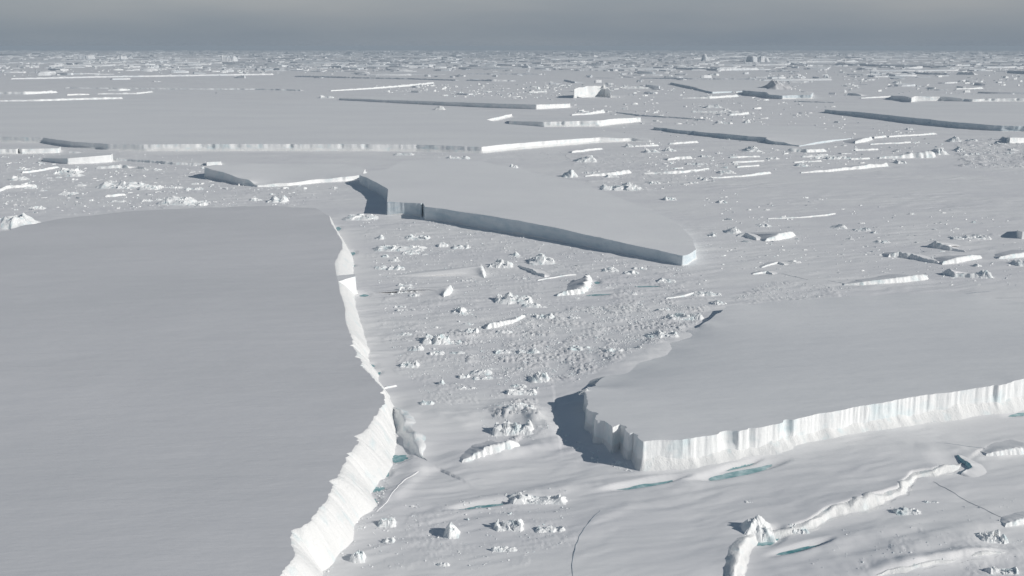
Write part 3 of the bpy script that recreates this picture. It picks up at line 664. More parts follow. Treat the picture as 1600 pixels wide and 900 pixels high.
# lit and dark floe edges farther back
STRIPS = [
    ('white wedge lying right of the bright white end block in the middle distance', [(893, 178, 180.5), (920, 175, 179), (946, 169.5, 176)]),
    ('thin dark floe edge right of the bright white end block in the middle distance', [(963, 174.5, 176), (998, 178.5, 181.5), (1050, 182, 184.5), (1103, 186, 188)]),
    ('short white floe edge tucked under the bright tip of the huge flat iceberg', [(894, 234.5, 238.5), (920, 231.5, 235.5), (941, 229.5, 233)]),
    ('thin white floe edge just right of the huge flat iceberg tip', [(992, 226, 229.5), (1030, 225, 228)]),
    ('white floe edge under the middle of the sinuous dark slab', [(1046, 222.5, 225.5), (1070, 220.5, 224.5), (1091, 219, 223)]),
    ('thick short white floe edge left of a row of thin ones in the middle distance', [(1042, 246.5, 250.5), (1060, 244, 249), (1081, 242.5, 248)]),
    ('rising white floe edge just behind the far edge of the wedge iceberg', [(914, 274, 276), (950, 268, 274), (986, 262, 270)]),
    ('long low white floe edge in the row right of the rising one', [(1005, 269.5, 272), (1050, 266.5, 271.5), (1072, 265, 270), (1110, 262, 264)]),
    ('long white floe edge with a small triangle at its left end', [(1110, 276, 278.5), (1160, 272.5, 276), (1206, 266, 271)]),
    ('topmost of three short stacked white floe edges below the sinuous slab', [(1140, 244.5, 247.5), (1188, 243, 246)]),
    ('middle of three short stacked white floe edges below the sinuous slab', [(1145, 252, 255), (1170, 250.5, 254), (1194, 250, 252.5)]),
    ('lowest of three short stacked white floe edges below the sinuous slab', [(1152, 259.5, 262), (1187, 256.5, 259.5)]),
    ('longest rising white floe edge bounding the smooth floe at right', [(1253, 268, 270.5), (1300, 263, 267.5), (1345, 257.5, 264), (1388, 252, 259.5)]),
    ('white fluted floe edge left of the crags beside the right rubble field', [(1374, 245, 248), (1420, 238.5, 247), (1458, 232.5, 246.5), (1463, 236, 244)]),
    ('thick little white wedge left of the right rubble field, under the dark wall', [(1336, 220, 224.5), (1350, 214.5, 222), (1361, 212.5, 218)]),
    ('short white floe edge right of the little wedge under the dark wall', [(1368, 212.5, 216.5), (1384, 210.5, 214.5)]),
    ('long thin white floe edge under the dark wall at upper right', [(1388, 211.5, 214.5), (1425, 209, 212), (1465, 206.5, 210)]),
    ('short white floe edge just above the longest rising floe edge', [(1331, 247, 250), (1360, 245, 248.5)]),
    ('thin white floe edge left of the longest rising floe edge', [(1240, 252.5, 254.5), (1284, 249.5, 252.5)]),
    ('flat white floe edge beneath the white box end of the sinuous slab', [(1253, 243, 246), (1323, 242.5, 245.5)]),
    ('white block front at the right end of the sinuous dark slab', [(1229, 230.5, 237), (1260, 231.5, 238), (1292, 231, 236.5)]),
    ('thin floe edge pair member right of the white block front', [(1337, 232.5, 235.5), (1373, 230.5, 234)]),
    ('faint long floe edge ending at a small white cube near the rubble field', [(1361, 224.5, 226.5), (1425, 220.5, 223.5)]),
    ('low white strip above the sinuous slab, below the bare far floes', [(1080, 172.5, 175.5), (1155, 173, 176)]),
    ('slanting white strip above the right end of the sinuous slab', [(1139, 177, 180.5), (1158, 175.5, 180), (1172, 173.5, 178)]),
    ('lens shaped white snow bank in the distance left of the slanting dark slab', [(972, 136, 138.5), (990, 133.5, 138.5), (1016, 136, 138.5)]),
    ('long white floe edge in front of the slanting dark slab', [(1066, 152, 154), (1110, 149.5, 154), (1155, 147, 151)]),
    ('bright wavy floe edge at far left behind the huge flat iceberg', [(-40, 156.5, 159), (60, 154.5, 158), (130, 152, 156), (192, 150.5, 154.5)]),
    ('white block row at the far left edge behind the wavy floe edge', [(-40, 142.5, 147), (40, 142, 147.5), (90, 141, 145)]),
    ('very long thin bright ice edge across the left distance', [(17, 121.5, 124), (140, 118.5, 121.5), (330, 115.5, 118.5), (428, 114, 117)]),
    ('short bright strip at left between the wavy edge and the white bank', [(104, 146, 149), (140, 145.5, 148)]),
    ('small white bank above the wavy floe edge at left', [(168, 139.5, 142), (188, 137.5, 142), (204, 138.5, 141)]),
    ('kinked bright strip right of the white bank at left', [(152, 145, 147.5), (215, 144, 147), (240, 141.5, 144)]),
    ('broad pale ice bank in the far left pack ice', [(76, 102, 104.5), (120, 100, 103), (198, 99, 101.5)]),
    ('long slanting bright edge in the middle left distance', [(516, 140.5, 142.5), (580, 136, 139), (640, 131, 135), (678, 127.5, 130.5)]),
    ('long dark ice edge in the left centre distance', [(460, 117.5, 120), (540, 119, 122), (640, 121.5, 124), (712, 123.5, 126)]),
    ('broken dark ice edge beyond the huge flat iceberg at left', [(100, 135.5, 138), (200, 136.5, 139), (310, 137.5, 140), (400, 137.5, 140.5), (470, 139, 142)]),
    ('short dark edge in the distance left of the jagged iceberg', [(881, 123.5, 126.5), (898, 127, 130)]),
    ('thin white snow strip in the centre distance, upper one of two', [(730, 114, 116), (852, 114, 117)]),
    ('thin broken white strip in the centre distance, lower one of two', [(728, 124, 126), (770, 123, 127), (806, 124.5, 127)]),
    ('short white lens in the centre distance left of the jagged iceberg', [(826, 142, 144.5), (855, 141, 144)]),
    ('long dark ice wall below the far dark pinnacle', [(1050, 105, 108), (1120, 106, 110.5), (1186, 104.5, 109.5)]),
    ('long dark low ice wall stretching left of a bright end in the right distance', [(1000, 121, 122.5), (1080, 121, 124), (1197, 122, 125)]),
    ('dark short ice wall right of the far dark walls, under the two toned berg', [(1196, 109.5, 112), (1250, 110.5, 112.5)]),
    ('very long dark ice wall in the far right distance', [(1304, 97, 102), (1344, 99, 102.5), (1368, 100.5, 104), (1480, 102, 105.5)]),
    ('dark ice wall with a white box at its right end in the far right distance', [(1408, 111, 114), (1450, 112.5, 116.5), (1484, 113, 117)]),
    ('white box at the right end of a dark far wall', [(1494, 111.5, 116.5), (1522, 111, 117)]),
    ('dark ice wall touching the right picture edge in the distance', [(1572, 109, 114), (1640, 110, 118)]),
    ('thin dark line of ice at the far right edge near the horizon', [(1532, 101, 104), (1640, 102, 105)]),
    ('thin white strip with a raised end behind the upper right icebergs', [(1494, 137.5, 139.5), (1520, 136.5, 139), (1536, 134.5, 138.5)]),
    ('short dark edge behind the upper right icebergs, left of the raised strip', [(1448, 138, 141), (1482, 139.5, 141.5)]),
    ('short dark peaked edge left of the upper right icebergs', [(1321, 146, 149), (1326, 143.5, 149), (1346, 147.5, 150)]),
    ('thin white snow edge rising to the dark notched iceberg', [(1346, 152, 154), (1392, 149, 152)]),
    ('thin dark ridge left of the flat iceberg at upper right', [(1240, 157, 159), (1303, 159, 161)]),
    ('white bent floe edge at far left in front of the rubble', [(-30, 300, 306), (0, 293, 299), (16, 289, 294), (58, 286, 291)]),
    ('thin white double floe edge at left under the white box iceberg', [(35, 268, 271), (60, 264, 268), (94, 258.5, 262)]),
    ('dark thin wall trailing right from the white box iceberg', [(174, 245.5, 249.5), (220, 248.5, 253), (270, 252, 257), (318, 255, 258)]),
    ('short dark slit in the ice above the white box iceberg', [(105, 235, 239), (126, 237, 239)]),
    ('white snow edge in the middle of the left rubble', [(164, 303.5, 308), (180, 301.5, 307), (197, 302, 305)]),
    ('grey ribbed low edge with one white block under the white box iceberg', [(150, 258, 263), (192, 257, 262.5), (201, 255, 263)]),
]
for lab, pts in STRIPS:
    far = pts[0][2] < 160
    ridge(lab, pts, 9 if far else 6, 1.25, name='tilted_floe', cat='ice floe', mats=[M_FAR, M_FAR] if pts[0][2] < 128 else [M_ICE, M_GROUND])

for pl, nn, bk_, mt_, lab in STEPS_W:
    n = len(pl)
    q = np.linspace(0, n - 1, n * 3)
    L3 = np.stack([np.interp(q, np.arange(n), pl[:, j]) for j in range(3)], 1); N3 = np.stack([np.interp(q, np.arange(n), nn[:, j]) for j in range(2)], 1)
    hs = np.interp(q, np.arange(n), np.convolve(np.pad(pl[:, 2], 4, mode='edge'), np.ones(9) / 9, 'valid'))
    V = []
    for i, (o_, f) in enumerate([(-0.55, -0.06), (-0.35, 0.03), (-0.1, 0.16), (0.1, 0.36), (0.26, 0.6), (0.38, 0.85), (0.5, 1.0), (0.75, 1.02), (1.2, 0.99), (1.7, 0.9)]):
        jit = (0.2 if mt_ == 'M_APRON' else 0.1) * L3[:, 2] * fbm(q * 0.55, q * 0 + i * 0.5, 3, 305) * (1 if 0 < i < 8 else 0)
        xy = L3[:, :2] - N3 * (o_ * L3[:, 2] + jit)[:, None]
        hh = L3[:, 2] if i < 8 else hs
        z = hh * f + (0.10 * L3[:, 2] * fbm(q * 0.4, q * 0 + i * 0.4, 2, 306) if 3 < i < 8 else 0)
        if i < 2: z = gz(xy[:, 0], xy[:, 1]) + hh * f - (0.4 if i == 0 else 0)
        if i == 9: z = np.minimum(z, gz(xy[:, 0], xy[:, 1]) - 0.3)
        V.append(np.c_[xy, z])
    V = np.concatenate(V)
    c_ = L3[len(q) // 2]
    o = mesh_obj('floe_edge', V, gridfaces(10, len(q)), globals()[mt_], None, True, None, np.array((c_[0], c_[1], 0.0)))
    tag(o, lab, 'ice ridge')

# ------------------------------------------------------------------ hummocks, crags and peaked bergs
def crag(label, prof, yb, depth=0.6, blocky=0.6, cells=18, name='ice_hummock', cat='hummock', group=None, mat=None, z0=0.0, lean=0.0, smooth=False, tall=1.0, box=False):
    """prof: (x, y of skyline) along the heap, yb: pixel row of its foot"""
    xs = np.array([p[0] for p in prof], float); ys = np.array([p[1] for p in prof], float)
    a, b = P(xs[0], yb, z0), P(xs[-1], yb, z0)
    wid = b[0] - a[0]; y0 = a[1]
    ymin = ys.min(); hpx = yb - ymin
    yr = yb - 0.55 * hpx
    dep = min(wid * max(depth, 0.5) * 1.3, max(wid * depth * 0.5, P(xs[0], yr, z0)[1] - y0))
    depth = dep / wid
    ym = (yb + yb - min(0.55 * hpx, hpx * 0.55)) / 2
    pxw = xs[-1] - xs[0]
    nu = int(np.clip(pxw * 1.3, 14, 80)); nv = int(np.clip(nu * depth * 0.9, 12, 90))
    U, V = np.meshgrid(np.linspace(-0.06, 1.06, nu), np.linspace(-0.08, 1.08, nv))
    sd_ = int(rng.integers(10000))
    hp = np.maximum(0, ym - np.interp(np.clip(U, 0, 1), (xs - xs[0]) / (xs[-1] - xs[0]), ys))
    hm = tall * CAM_H * hp / (ym - YH) * (1 - z0 / CAM_H)
    env = np.clip(np.sin(np.pi * np.clip(V, 0, 1)) * 1.25, 0, 1) ** 0.75 * np.clip(np.sin(np.pi * np.clip(U, 0, 1)) * 3.0, 0, 1)
    if box: env = np.clip(np.sin(np.pi * np.clip(V, 0, 1)) * 3.5, 0, 1) ** 0.6 * np.clip(np.sin(np.pi * np.clip(U, 0, 1)) * 9.0, 0, 1)
    # cells: each one a broken block with its own level and tilt
    if blocky > 0.3: cells = int(cells * 2.2)
    cu, cv = rng.uniform(-.05, 1.05, cells), rng.uniform(-.05, 1.05, cells)
    lev = 1.1 - 1.25 * blocky * rng.uniform(0, 1, cells) ** 0.6; tu = rng.normal(0, 2.2 * blocky, cells); tv = rng.normal(0, 2.0 * blocky, cells)
    asp = depth
    wu = U + 0.05 * noise(U * 7, V * 7, sd_); wv = V + 0.05 * noise(U * 7 + 5, V * 7, sd_ + 1)
    d = (wu[..., None] - cu) ** 2 + ((wv[..., None] - cv) * asp) ** 2
    i = d.argmin(-1)
    blk = lev[i] + tu[i] * (wu - cu[i]) + tv[i] * (wv - cv[i]) * asp
    f = np.clip(1 + blocky * 0 + (blk - 1) + 0.18 * fbm(U * 6, V * 6 * asp, 3, sd_ + 3), 0.05, 1.35)
    z = hm * env * f - 0.9
    z = np.where((V < -0.01) | (V > 1.01) | (U < -0.01) | (U > 1.01), -1.6, z)
    X = a[0] + wid * U + 0.05 * wid * noise(U * 5, V * 5, sd_ + 5)
    Y = y0 + dep * V + 0.05 * dep * noise(U * 5 + 9, V * 5, sd_ + 6) + lean * wid * (U - 0.5)
    vz = z + (gz(X.ravel(), Y.ravel()).reshape(X.shape) if z0 == 0 else z0)
    verts = np.stack([X, Y, vz], -1).reshape(-1, 3)
    loc = np.array((a[0] + wid / 2, y0 + 0.5 * dep, z0))
    o = mesh_obj(name, verts, gridfaces(nv, nu), mat or M_ICE, None, smooth, None, loc)
    return tag(o, label, cat, group)

def bump(x0, x1, yt, yb, k=5):
    """a ragged skyline between x0 and x1"""
    xs = np.linspace(x0, x1, k + 2)
    out = [(x0, yb - 0.2 * (yb - yt))]
    for x in xs[1:-1]: out.append((x, yt + (yb - yt) * random.uniform(0, 0.45)))
    j = random.randrange(1, k + 1); out[j] = (out[j][0], yt)
    out.append((x1, yb - 0.2 * (yb - yt)))
    return out

ib = berg('blunt white iceberg with a thin pinnacle near its right end standing alone in the distance',
          [(897, 139, 54), (905, 136.2, 62), (918, 134.6, 66), (930, 134.3, 66), (938, 134.6, 63), (946, 135.4, 60), (954, 142.5, 38), (952, 140.5, 40), (944, 133.2, 62), (930, 132.4, 66), (910, 133.4, 66), (898, 137.5, 56)],
          apron=10, rise=0.8, rough=1.0, name='iceberg')
pk = crag(None, [(938, 137), (940.5, 133), (942, 128.5), (944, 128.2), (946, 133), (948.5, 137)], 138.5, 0.9, 0.1, 5, name='ice_pinnacle', cat=None, mat=M_APRON, z0=58)
pk.location = pk.location - ib.location; pk.parent = ib
crag('grey snow hump like a tent above the blocky iceberg at far right', [(1197, 138), (1208, 130), (1214, 124), (1219, 122.5), (1228, 127), (1238, 131), (1252, 139)], 140, 0.9, 0.1, 9, name='iceberg', cat='iceberg', mat=M_TOP, smooth=True)
crag('dark pointed pinnacle iceberg near the horizon right of centre', [(1094, 94), (1098, 93), (1101, 84.5), (1104, 86), (1107, 90), (1112, 94)], 95.5, 0.8, 0.1, 6, name='iceberg', cat='iceberg', mat=M_FAR, box=True, tall=1.15)
crag('two toned flat iceberg near the horizon at right, dark then white', [(1175, 89), (1176, 88), (1192, 88.5), (1196, 88), (1200, 90), (1203, 95)], 97, 1.2, 0.06, 5, name='iceberg', cat='iceberg', mat=M_FAR, box=True, tall=1.15)
crag('box shaped pale iceberg near the left horizon', [(113, 87), (114, 86.5), (126, 86.5), (138, 86), (139, 88)], 92.5, 0.8, 0.04, 4, name='iceberg', cat='iceberg', mat=M_FAR, box=True, tall=1.15)
crag('pale low iceberg near the left horizon right of the box shaped one', [(162, 90), (164, 89), (176, 88.5), (189, 87.5), (190, 89)], 92.5, 0.8, 0.04, 4, name='iceberg', cat='iceberg', mat=M_FAR, box=True, tall=1.15)
crag('boxy iceberg with a dark front in the left centre near the horizon', [(345, 88), (346, 87), (358, 87.5), (365, 88), (366, 90)], 96, 0.8, 0.04, 4, name='iceberg', cat='iceberg', mat=M_FAR, box=True, tall=1.15)
crag('round white snow lump on the far part of the huge flat iceberg', [(677, 169), (681, 166), (687, 164), (692, 165.5), (696, 170)], 172, 0.7, 0.1, 6, mat=M_APRON, z0=12, smooth=True)
crag('bright white lump of ice at the far edge of the huge flat iceberg', [(497, 151), (500, 147), (506, 149.5), (514, 148.5), (519, 150), (521, 152.5)], 153.5, 0.6, 0.3, 7)
CR = [
    ('large white snowy mound at the left picture edge behind the big left iceberg', [(-30, 345), (-10, 336), (8, 335), (19, 331.5), (26, 338), (44, 354)], 359, 0.7, 0.18, 9),
    ('rounded white block with a rough right end behind the left iceberg', [(238, 316), (246, 308), (258, 301.5), (270, 306), (278, 305), (284, 301.5), (291, 307), (300, 318)], 321, 0.6, 0.35, 14),
    ('shaded tent like hummock at left, darkest among the left rubble', [(142, 291), (152, 285), (158, 280.5), (166, 285), (184, 282), (196, 280), (208, 286), (214, 293)], 295, 0.6, 0.4, 12),
    ('white streaked hummock right of the shaded tent like one', bump(212, 248, 283.5, 296, 4), 297, 0.7, 0.45, 10),
    ('grey hummock with a pale top just below the white box iceberg', bump(76, 122, 258, 271, 4), 272, 0.6, 0.5, 14),
    ('small low hummock at the far left edge', bump(10, 40, 271, 281, 3), 282, 0.6, 0.4, 8),
    ('flat pale hummock low in the left rubble above the big iceberg edge', bump(42, 68, 319, 327, 4), 328, 0.6, 0.5, 9),
    ('small rubble hummock above the far edge of the left iceberg, left of the white triangle', bump(412, 448, 301, 316, 4), 317, 0.6, 0.5, 12),
    ('tiny white triangular block on the far edge of the left iceberg', [(484, 328), (489, 326), (493, 327), (499, 331)], 332, 0.7, 0.2, 5),
    ('white snow heap at the foot of the dark gap left of the wedge iceberg', bump(530, 592, 332, 343, 5), 345, 0.6, 0.4, 12),
    ('pale ruined corner block on top of the left end of the wedge iceberg', [(568, 273), (575, 266), (585, 263.5), (592, 259.5), (600, 266)], 275, 0.6, 0.5, 8),
    ('small white tent of ice below the left end of the dark wall', [(582, 372), (590, 368), (595, 362.5), (600, 373)], 375, 0.8, 0.25, 6),
    ('long low rubble heap below the left part of the dark wall', bump(578, 668, 380, 392, 7), 394, 0.35, 0.5, 24),
    ('single grey rubble knob under the long low rubble heap', bump(594, 608, 393, 402, 2), 403, 0.8, 0.4, 6),
    ('scattered small rubble heap close to the foot of the dark wall', bump(628, 672, 364, 374, 5), 376, 0.6, 0.6, 20),
    ('small dark rubble clump midway under the dark wall', bump(680, 702, 375, 386, 3), 387, 0.7, 0.5, 9),
    ('pointed white block at the head of the rubble ridge under the dark wall', [(794, 398), (802, 394), (806, 390.5), (814, 400)], 401, 0.7, 0.25, 6),
    ('white rubble ridge stepping down left from the pointed white block', bump(760, 804, 401, 417, 5), 419, 0.5, 0.5, 18),
    ('broad rubble mound right of the pointed white block', [(824, 402), (835, 396), (846, 389.5), (856, 396), (864, 400), (871, 412)], 414, 0.6, 0.4, 18),
    ('faint flat rubble heap left of the striped tilted plate', bump(616, 654, 445, 458, 4), 460, 0.5, 0.5, 14),
    ('large blocky ice heap at the centre of the ice field', bump(770, 836, 450, 473, 6), 476, 0.45, 0.65, 26),
    ('compact white hummock alone left of centre in the ice field', [(698, 488), (706, 482), (714, 477), (719, 472), (726, 478), (735, 489)], 491, 0.6, 0.5, 14),
    ('grey lump with a white tip below the long rising rubble ridge', [(721, 517), (732, 513), (740, 515), (744, 511.5), (750, 521)], 523, 0.6, 0.35, 8),
    ('broad blocky heap beside smooth drifts in the left of the ice field', bump(656, 706, 516, 536, 5), 539, 0.5, 0.6, 20),
    ('shaded drift lump left of the broad blocky heap', [(632, 545), (645, 540), (654, 536.5), (664, 546)], 549, 0.7, 0.2, 6),
    ('white rubble heap beside the bend of the left iceberg cliff', bump(622, 656, 559, 573, 4), 575, 0.6, 0.5, 12),
    ('small sharp white peak in the lower ice field', [(679, 600), (686, 597), (691, 592), (696, 601)], 603, 0.7, 0.25, 6),
    ('low rubble strip right of the small sharp peak in the lower ice field', bump(714, 736, 579, 590, 3), 592, 0.6, 0.6, 10),
    ('rubble mound in the lower ice field above the snow ridge', bump(822, 862, 578, 596, 4), 599, 0.6, 0.5, 14),
    ('dark pitted heap above the white ridge left of the shaded iceberg end', bump(784, 842, 604, 616, 5), 619, 0.5, 0.6, 18),
    ('upper blocky heap on the snow ridge left of the shaded iceberg end', bump(788, 842, 634, 648, 5), 652, 0.6, 0.5, 26),
    ('lower blocky heap on the snow ridge left of the shaded iceberg end', bump(764, 836, 658, 680, 6), 686, 0.6, 0.5, 34),
    ('low snow lump in the smooth drift right of the left cliff tip', bump(654, 680, 628, 636, 3), 638, 0.6, 0.3, 7),
    ('white heap row on the teal pool drift in the foreground', bump(790, 892, 768, 787, 7), 791, 0.35, 0.55, 26),
    ('scattered white rubble just right of the foreground cone', bump(768, 822, 806, 830, 5), 833, 0.5, 0.6, 22),
    ('rubble streak ending near the curved crack in the foreground', bump(834, 888, 818, 833, 5), 836, 0.45, 0.55, 16),
    ('white cone of ice with a shaded right side in the foreground', [(688, 842), (695, 828), (702, 815.5), (710, 822), (720, 838), (726, 843)], 845, 0.7, 0.15, 8),
    ('white lumpy heap next to the lower left cliff foot', bump(588, 620, 806, 822, 4), 826, 0.7, 0.4, 12),
    ('small white heap below the lumpy heap at the lower left cliff foot', bump(596, 618, 834, 848, 3), 851, 0.7, 0.4, 8),
    ('rounded white boulder of ice near the bottom left cliff end', [(543, 872), (550, 862), (558, 857), (566, 862), (572, 876)], 880, 0.8, 0.25, 9),
    ('small flat white lump at the bottom left of centre', [(680, 884), (688, 878), (698, 877.5), (706, 886)], 888, 0.7, 0.2, 7),
    ('faint rubble streak at the bottom edge near the curved crack', bump(764, 812, 850, 864, 5), 866, 0.5, 0.5, 14),
    ('bulging white ice knob with a hollow on the lower right ridge', [(1158, 842), (1166, 830), (1174, 817), (1188, 811), (1200, 814), (1210, 822), (1217, 836)], 846, 0.9, 0.2, 9),
    ('white heap of small blocks just right of the bulging ice knob', bump(1232, 1268, 820, 834, 4), 837, 0.6, 0.6, 14),
    ('pale rubble below the middle of the long sloping crest', bump(1398, 1448, 790, 806, 5), 809, 0.5, 0.5, 16),
    ('small rubble clump above the middle of the long sloping crest foot', bump(1442, 1470, 781, 788, 4), 790, 0.6, 0.5, 10),
    ('cluster of small blocks at the right edge near the bottom corner', bump(1530, 1580, 826, 850, 5), 853, 0.5, 0.6, 18),
    ('rough blocks below the bottom right snow step', bump(1540, 1600, 880, 896, 6), 899, 0.5, 0.6, 18),
    ('small dark knot where crack lines meet above the bulging ice knob', bump(1162, 1180, 784, 791, 3), 793, 0.6, 0.5, 6),
    ('white flake on the right edge of the wedge iceberg', [(1044, 342), (1049, 340), (1054, 343), (1056, 350)], 351, 0.8, 0.3, 6),
    ('white peaked block just right of the wedge iceberg tip', [(1106, 367), (1112, 362), (1115, 357.5), (1121, 367)], 369, 0.8, 0.4, 8),
    ('tent shaped snow block left of the white wedge of tilted floe', [(1130, 362), (1142, 357), (1151, 352.5), (1156, 356), (1163, 363)], 365, 0.7, 0.25, 7),
    ('small pointed tent of snow on the smooth floe at right', [(1294, 356), (1308, 353), (1320, 349), (1328, 357)], 358, 0.7, 0.2, 6),
    ('low white heap right of the small pointed tent', bump(1334, 1366, 353, 361, 4), 362, 0.6, 0.5, 8),
    ('tiny dark and white block right of the low white heap', bump(1362, 1373, 358, 364, 2), 365, 0.8, 0.4, 5),
    ('white double lump left of the dark edged slabs at right', bump(1366, 1396, 372, 380, 3), 381, 0.6, 0.4, 8),
    ('small rubble row above the white wedge of tilted floe', bump(1180, 1212, 346, 354, 4), 355, 0.6, 0.5, 10),
    ('bright chunky end of the short dark slab edge at right', [(1526, 434), (1534, 424), (1544, 418.5), (1550, 420), (1557, 432)], 436, 0.7, 0.25, 9),
    ('dark tipped lump inside the curved floe group at right', [(1522, 415), (1528, 410), (1534, 413), (1538, 417)], 418, 0.6, 0.3, 5),
    ('grey lump cut by the right picture edge beside the bright floe edge', [(1584, 415), (1594, 407), (1604, 404), (1620, 412)], 417, 0.6, 0.3, 6),
    ('pale rubble patch between the ice stub and the tilted floes at right', bump(1486, 1556, 366, 373, 8), 375, 0.35, 0.5, 22),
    ('small hummock at the far tip of the tilted iceberg', bump(1110, 1140, 463, 476, 4), 478, 0.6, 0.5, 12),
    ('rubble row just behind the far tip of the tilted iceberg', bump(1080, 1134, 452, 461, 6), 463, 0.4, 0.5, 18),
    ('rough heap against the notch in the left edge of the tilted iceberg', bump(1040, 1104, 486, 500, 6), 503, 0.5, 0.6, 24),
    ('rubble heap along the left edge of the tilted iceberg below the notch', bump(1006, 1066, 514, 530, 6), 533, 0.45, 0.6, 22),
    ('dark hummock in the middle distance, left one of a pair', bump(1006, 1034, 228, 238, 4), 239, 0.6, 0.5, 12),
    ('dark hummock in the middle distance, right one of a pair', bump(1036, 1060, 227, 236, 4), 237, 0.6, 0.5, 10),
    ('dark tipped hummock in front of the bright tip of the huge flat iceberg', bump(976, 992, 223, 229, 2), 230, 0.7, 0.3, 5),
    ('white veined hummock under the end of the sinuous dark slab', [(1156, 236), (1166, 230), (1174, 224), (1182, 223), (1190, 230), (1197, 236)], 238, 0.7, 0.45, 12),
    ('pale striped mound behind the left far edge of the wedge iceberg', [(892, 252), (906, 246), (920, 241), (928, 243), (937, 252)], 254, 0.7, 0.3, 9),
    ('tent like block on the far edge of the wedge iceberg', [(876, 274), (884, 266), (893, 260.5), (900, 267), (905, 275)], 277, 0.7, 0.3, 8),
    ('small hummock on the snow left of the tent like block', bump(795, 811, 253, 262, 3), 263, 0.7, 0.4, 7),
    ('low dark heap in front of the huge flat iceberg, left of the small hummock', bump(694, 736, 239, 248, 4), 249, 0.5, 0.5, 12),
    ('low pale heap in front of the grey front of the huge flat iceberg', bump(612, 648, 236, 242, 4), 243, 0.5, 0.4, 9),
    ('rubble row along the far right edge of the wedge iceberg', bump(938, 1008, 280, 296, 7), 298, 0.4, 0.6, 26),
    ('small white heap on the snow right of the far wedge iceberg edge', bump(1036, 1060, 303, 312, 4), 314, 0.6, 0.5, 10),
    ('little white heap in the smooth snow right of the wedge iceberg', bump(1120, 1140, 311, 317, 3), 318, 0.7, 0.4, 7),
    ('little white triangle at the left end of a long floe edge', [(1095, 280), (1103, 275), (1109, 281)], 282, 0.8, 0.2, 5),
    ('white box of ice at the left of the right rubble field', [(1482, 220), (1485, 216), (1496, 210), (1501, 212), (1504, 219)], 222, 0.7, 0.2, 7),
    ('twin crag with a shaded left side beside the fluted white edge', [(1456, 240), (1464, 230), (1468, 226.5), (1476, 229), (1488, 238)], 242, 0.7, 0.3, 9),
    ('small white wedge right of the twin crag', [(1488, 235), (1496, 231), (1503, 227.5), (1506, 233)], 236, 0.7, 0.2, 5),
    ('low grey knoll at the right end of the longest rising floe edge', bump(1400, 1420, 248, 255, 3), 256, 0.7, 0.3, 6),
    ('small white cube under the dark wall left of the rubble field', [(1418, 203), (1419, 197.5), (1426, 197.5), (1428, 203)], 203, 0.8, 0.15, 4),
    ('white mound in the distance above the sinuous slab', bump(1100, 1132, 162, 168, 3), 169, 0.6, 0.3, 6),
    ('small sunlit heap above the right end of the sinuous slab', bump(1118, 1138, 185, 192, 3), 193, 0.6, 0.4, 6),
    ('little white block beyond the right end of the sinuous slab', bump(1162, 1174, 185, 191, 2), 192, 0.7, 0.3, 5),
    ('white peaked block in the far right distance', [(1396, 129), (1402, 125.5), (1408, 124), (1410, 129)], 130.5, 0.8, 0.2, 5),
]
for lab, prof, yb, dep, bl, cl in CR:
    crag(lab, prof, yb, dep, bl, cl, tall=0.8 if bl > 0.3 else 0.95)
crag('curled snow lip at the peak of the broken left end of the right iceberg', [(905, 612), (911, 608), (918, 606), (926, 609), (932, 612)], 614, 0.7, 0.2, 6, mat=M_APRON, z0=15)

BERG_SKIP = BERG_PX
def low_heaps(poly, n, w0, w1, label, group):
    xs = [p[0] for p in poly]; ys = [p[1] for p in poly]; k = 0
    while k < n:
        x, y = rng.uniform(min(xs), max(xs)), rng.uniform(min(ys), max(ys))
        if not inpoly(np.array([x]), np.array([y]), poly)[0] or any(inpoly(np.array([x]), np.array([y]), b)[0] for b in BERG_SKIP): continue
        w = rng.uniform(w0, w1) * (0.5 + (y - YH) / 600); hh = w * rng.uniform(.16, .34)
        crag(label, bump(x - w / 2, x + w / 2, y - hh, y, random.choice((3, 4, 5))), y + 1, rng.uniform(.4, .7), rng.uniform(.25, .6), int(rng.integers(8, 18)), group=group, tall=0.8)
        k += 1
low_heaps([(600, 360), (760, 372), (1000, 420), (1090, 440), (1060, 500), (900, 590), (700, 640), (640, 600), (590, 440)], 60, 10, 34, 'low snow buried hummock in the ice field between the left and wedge icebergs', 'low hummocks of the middle ice field')
low_heaps([(0, 265), (310, 262), (500, 300), (480, 318), (100, 332), (0, 326)], 22, 12, 40, 'low hummock in the rubble behind the left iceberg', 'low hummocks of the left rubble')
low_heaps([(880, 245), (1060, 225), (1240, 245), (1480, 245), (1250, 262), (1010, 300), (920, 290)], 24, 12, 36, 'low hummock among the white floe edges behind the wedge iceberg', 'low hummocks among the floe edges')
low_heaps([(1490, 218), (1640, 215), (1640, 260), (1500, 260)], 14, 12, 30, 'rough hummock in the rubble field at the right edge', 'hummocks of the right rubble field')

# ------------------------------------------------------------------ melt pools
for px, py, pa, pb, an, lab in POOL_W:
    n = 40
    c, s_ = math.cos(an), math.sin(an)
    V = []
    sd_ = rng.uniform(0, 99)
    for k in range(5):
        f = k / 4
        th = np.linspace(0, 2 * math.pi, n, endpoint=False)
        wob = 1 + 0.28 * fbm(np.cos(th) * 1.3 + sd_, np.sin(th) * 1.3, 3, 21)
        u = f * pa * np.cos(th) * wob; v = f * pb * np.sin(th) * np.abs(np.sin(th)) ** 0.25 * wob
        x, y = px + u * c - v * s_, py + u * s_ + v * c
        V.append(np.c_[x, y, gz(x, y) + 0.16])
    V = np.concatenate(V)
    o = mesh_obj('melt_pool', V, gridfaces(5, n, True), M_POOL, None, True, None, np.array((px, py, 0.0)))
    tag(o, lab, 'melt pool')

